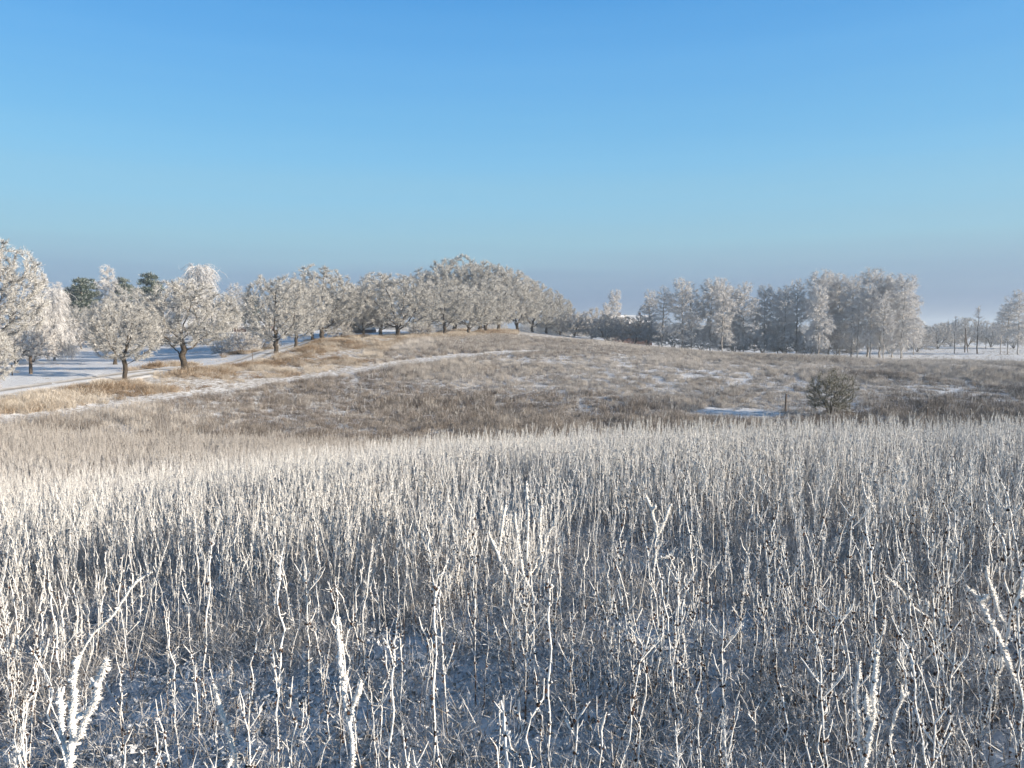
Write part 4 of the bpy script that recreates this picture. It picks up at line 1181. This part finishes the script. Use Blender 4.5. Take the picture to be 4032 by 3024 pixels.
# low frosted grass and fallen leaves on the near ground
def blade_clump(rng, n, rad, H, w, m, bend=0.35, seg=2, heads=0.0):
    b = Buf()
    a = rng.uniform(0, 6.28, n); r = rad * np.sqrt(rng.uniform(0, 1, n))
    P = np.stack([np.cos(a) * r, np.sin(a) * r, np.zeros(n) - 0.03], 1)
    V = unit(np.stack([rng.normal(0, bend, n), rng.normal(0, bend, n), np.ones(n)], 1))
    L = H * rng.uniform(0.45, 1.15, n); W = w * rng.uniform(0.7, 1.3, n)
    for s in range(seg):
        Q = P + V * (L / seg)[:, None]
        if s < seg - 1: frusta(b, P, Q, W, W * 0.9, 3)
        else: cones(b, P, Q - P, W * 0.9, 3, None)
        P = Q; V = unit(V + np.stack([rng.normal(0, bend * 0.7, n), rng.normal(0, bend * 0.7, n), np.full(n, -0.12)], 1))
    return b, P
rngG = np.random.default_rng(11)
GR = [blade_clump(rngG, 22, 0.12, 0.24, 0.0013, None, 0.55, 4)[0].mesh('near_grass', M['near_grass']) for k in range(6)]
X, Y = pts_in(rngG, 36000, 1.6, 15.0, 0.75)
k = rngG.uniform(0, 1, len(X)) < 0.25 + 0.75 * sstep(0.42, 0.6, fbm(X * 0.9, Y * 0.9, 51, 3)); X, Y = X[k], Y[k]
n = len(X); sc = rngG.uniform(0.6, 1.5, n)
point_cloud('low_frosted_grass', np.stack([X, Y, Z(X, Y)], 1), np.stack([np.zeros(n), np.zeros(n), rngG.uniform(0, 6.28, n)], 1), np.stack([sc, sc, sc], 1), rngG.integers(0, 6, n), np.ones(n), GR, 'low frosted grass between the weed stalks', 'grass')
LF = []
for k in range(6):
    b = Buf()
    for j in range(7):
        c = rngG.normal(0, 0.03, 3) * np.array([1, 1, 0.25])
        blob(b, c, rngG.uniform(0.006, 0.015), rngG, 0.7, (1.0, rngG.uniform(0.4, 1.0), 0.35))
    cones(b, rngG.normal(0, 0.035, (14, 3)) * np.array([1, 1, 0.2]), rngG.normal(0, 0.03, (14, 3)) * np.array([1, 1, 0.5]), np.full(14, 0.003), 3, rngG)
    LF.append(b.mesh('leaf_litter', M['litter'], False))
X, Y = pts_in(rngG, 34000, 1.5, 12.0, 0.75)
n = len(X); sc = rngG.uniform(0.6, 1.6, n)
hz_ = (fbm(X * 5, Y * 5, 31, 3) - 0.5) * 0.10 + (fbm(X * 17, Y * 17, 41, 3) - 0.5) * 0.055
point_cloud('frosted_leaf_litter', np.stack([X, Y, Z(X, Y) + hz_ + 0.004], 1), np.stack([rngG.normal(0, .4, n), rngG.normal(0, .4, n), rngG.uniform(0, 6.28, n)], 1), np.stack([sc, sc, sc], 1), rngG.integers(0, 6, n), np.ones(n), LF, 'frosted leaves and snow crumbs on the near ground', 'leaves')

# field of dry brown stalks across the hollow and up to the ridge
FG = []
for k in range(8):
    b, tip = blade_clump(rngG, 34, 0.34, 0.62, 0.0065, None, 0.16, 2)
    i = rngG.integers(0, len(tip), 12)
    twig_cloud(rngG, b, tip[i] - np.array([0, 0, 0.12]), np.tile([0, 0, 1.0], (12, 1)), 0.12, 0.007, 1, 0.4, 0.6)
    FG.append(b.mesh('field_clump', M['blade']))
X, Y = pts_in(rngG, 85000, 20.0, 128.0, 0.78, 3)
zn = zones(X, Y)
patch = fbm(X * 0.16, Y * 0.10, 61, 3)
fine = fbm(X * 0.7, Y * 0.45, 63, 2)
u = X / Y
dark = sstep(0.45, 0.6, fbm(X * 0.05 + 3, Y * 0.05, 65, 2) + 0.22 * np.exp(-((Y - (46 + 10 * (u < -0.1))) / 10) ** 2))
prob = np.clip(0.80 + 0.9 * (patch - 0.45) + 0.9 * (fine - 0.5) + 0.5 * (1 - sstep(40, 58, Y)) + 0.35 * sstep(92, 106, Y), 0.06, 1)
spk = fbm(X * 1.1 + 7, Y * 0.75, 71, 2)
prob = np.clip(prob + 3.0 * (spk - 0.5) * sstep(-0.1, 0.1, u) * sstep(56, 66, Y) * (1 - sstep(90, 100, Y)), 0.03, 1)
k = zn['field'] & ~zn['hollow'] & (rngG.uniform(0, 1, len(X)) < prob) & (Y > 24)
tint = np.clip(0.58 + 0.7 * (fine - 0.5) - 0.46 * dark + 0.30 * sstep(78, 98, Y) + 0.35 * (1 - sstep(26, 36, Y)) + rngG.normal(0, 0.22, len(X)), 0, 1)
X, Y, tint, patch = X[k], Y[k], tint[k], patch[k]
n = len(X); sc = rngG.uniform(0.75, 1.15, n); hh = sc * np.clip(0.55 + 1.1 * (patch - 0.35), 0.5, 1.15)
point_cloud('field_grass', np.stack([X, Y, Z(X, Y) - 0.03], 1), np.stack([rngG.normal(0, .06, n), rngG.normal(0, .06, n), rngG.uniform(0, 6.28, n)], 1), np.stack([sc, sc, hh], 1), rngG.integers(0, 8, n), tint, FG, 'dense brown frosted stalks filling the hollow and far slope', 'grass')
print('field clumps', n)

# taller pale stalks scattered through the field
X, Y = pts_in(rngG, 40000, 30.0, 122.0, 0.78, 3)
zn = zones(X, Y); den = fbm(X * 0.13, Y * 0.09, 67, 3)
k = zn['field'] & ~zn['hollow'] & (rngG.uniform(0, 1, len(X)) < np.clip(0.15 + 2.2 * (den - 0.42) + 0.3 * sstep(80, 95, Y), 0.03, 0.9))
X, Y = X[k], Y[k]; n = len(X); sc = rngG.uniform(0.65, 1.1, n)
point_cloud('field_stalks', np.stack([X, Y, Z(X, Y) - 0.02], 1), np.stack([rngG.normal(0, .07, n), rngG.normal(0, .07, n), rngG.uniform(0, 6.28, n)], 1), np.stack([sc * 2.0, sc * 2.0, sc], 1), rngG.integers(0, len(FAR), n), np.clip(rngG.normal(0.58, 0.22, n), 0.05, 1), FAR, 'scattered pale stalks standing above the brown field', 'weeds')

# straw grass on the verge between lane and path
VG = []
for k in range(6):
    b, tip = blade_clump(rngG, 46, 0.36, 0.62, 0.0065, None, 0.38, 3)
    VG.append(b.mesh('verge_clump', M['straw']))
X, Y = pts_in(rngG, 260000, 28.0, 150.0, 0.80, 4)
kk = (X < -2.0 + 0.02 * Y) & (X > -46); X, Y = X[kk], Y[kk]
zn = zones(X, Y)
pn = fbm(X * 0.22, Y * 0.22, 81, 3)
k = zn['verge'] & (rngG.uniform(0, 1, len(X)) < np.clip(0.55 + 2.6 * (pn - 0.5), 0.08, 1))
far = (zn['dl'] > 1.9) & (zn['dl'] < 4.6) & (zn['sl'] < 0) & (fbm(X * 0.18, Y * 0.18, 83, 3) > 0.52) & (rngG.uniform(0, 1, len(X)) < 0.7)
k |= far
X, Y, pn = X[k], Y[k], pn[k]
n = len(X); sc = rngG.uniform(0.7, 1.25, n); hh = sc * np.clip(0.85 + 1.5 * (pn - 0.5), 0.5, 1.4)
tint = np.clip(0.60 + 2.4 * (fbm(X * 0.3, Y * 0.3, 85, 3) - 0.5) + rngG.normal(0, 0.28, n), 0, 1)
point_cloud('verge_grass', np.stack([X, Y, Z(X, Y) - 0.03], 1), np.stack([rngG.normal(0, .08, n), rngG.normal(0, .08, n), rngG.uniform(0, 6.28, n)], 1), np.stack([sc, sc, hh], 1), rngG.integers(0, 6, n), tint, VG, 'golden straw-coloured grass with frost along the lane verge', 'grass')
print('verge clumps', n)
# sparse frosted tufts on the white pasture, the snow field and the trodden path
X, Y = pts_in(rngG, 60000, 34.0, 210.0, 0.80, 4)
zn = zones(X, Y)
k = ((zn['left'] & (rngG.uniform(0, 1, len(X)) < 0.35 * sstep(0.45, 0.65, fbm(X * .1, Y * .1, 91, 3)))) | (zn['pasture'] & (rngG.uniform(0, 1, len(X)) < 0.5)) | (zn['path'] & (rngG.uniform(0, 1, len(X)) < 0.95)) | (zn['hollow'] & (rngG.uniform(0, 1, len(X)) < 0.8))) & ~zn['lane'] & (zn['dl'] > 2.0)
X, Y = X[k], Y[k]; n = len(X); sc = rngG.uniform(0.5, 1.0, n)
point_cloud('sparse_grass', np.stack([X, Y, Z(X, Y) - 0.05], 1), np.stack([np.zeros(n), np.zeros(n), rngG.uniform(0, 6.28, n)], 1), np.stack([sc, sc, sc * 0.33], 1), rngG.integers(0, 8, n), rngG.uniform(0.5, 1, n), FG, 'short frosted tufts poking through the open snow', 'grass')

# far wooded horizon: one mass
X = rngG.uniform(-700, 700, 900); Y = rngG.uniform(330, 640, 900)
k = (np.abs(X / Y) < 1.2) ; X, Y = X[k], Y[k]
n = len(X); sc = rngG.uniform(1.6, 3.0, n)
point_cloud('distant_wood', np.stack([X, Y, Z(X, Y) - 0.3], 1), np.stack([np.zeros(n), np.zeros(n), rngG.uniform(0, 6.28, n)], 1), np.stack([sc * 1.4, sc * 1.4, sc], 1), rngG.integers(0, 3, n), np.ones(n), [TREE['shrub%d' % k][1] for k in range(3)], 'distant hazy wood along the horizon', 'wood')

# ------------------------------------------------------------------ haze: the frosty air over the whole place
def build_haze():
    b = Buf(); b.box(-2400, 2400, -2400, 2400, -16.0, 26.0)
    m = bpy.data.materials.new('frosty_air'); m.use_nodes = True
    nt = m.node_tree; nt.nodes.clear()
    out = nt.nodes.new('ShaderNodeOutputMaterial'); pv = nt.nodes.new('ShaderNodeVolumePrincipled')
    pv.inputs['Color'].default_value = (0.74, 0.86, 1.0, 1)
    pv.inputs['Density'].default_value = 0.00060
    pv.inputs['Anisotropy'].default_value = 0.2
    nt.links.new(pv.outputs[0], out.inputs['Volume'])
    tag(link('haze', b.mesh('haze', m)), 'thin frosty haze in the air', 'haze', None, 'stuff')
build_haze()
SC.cycles.volume_step_rate = 4.0
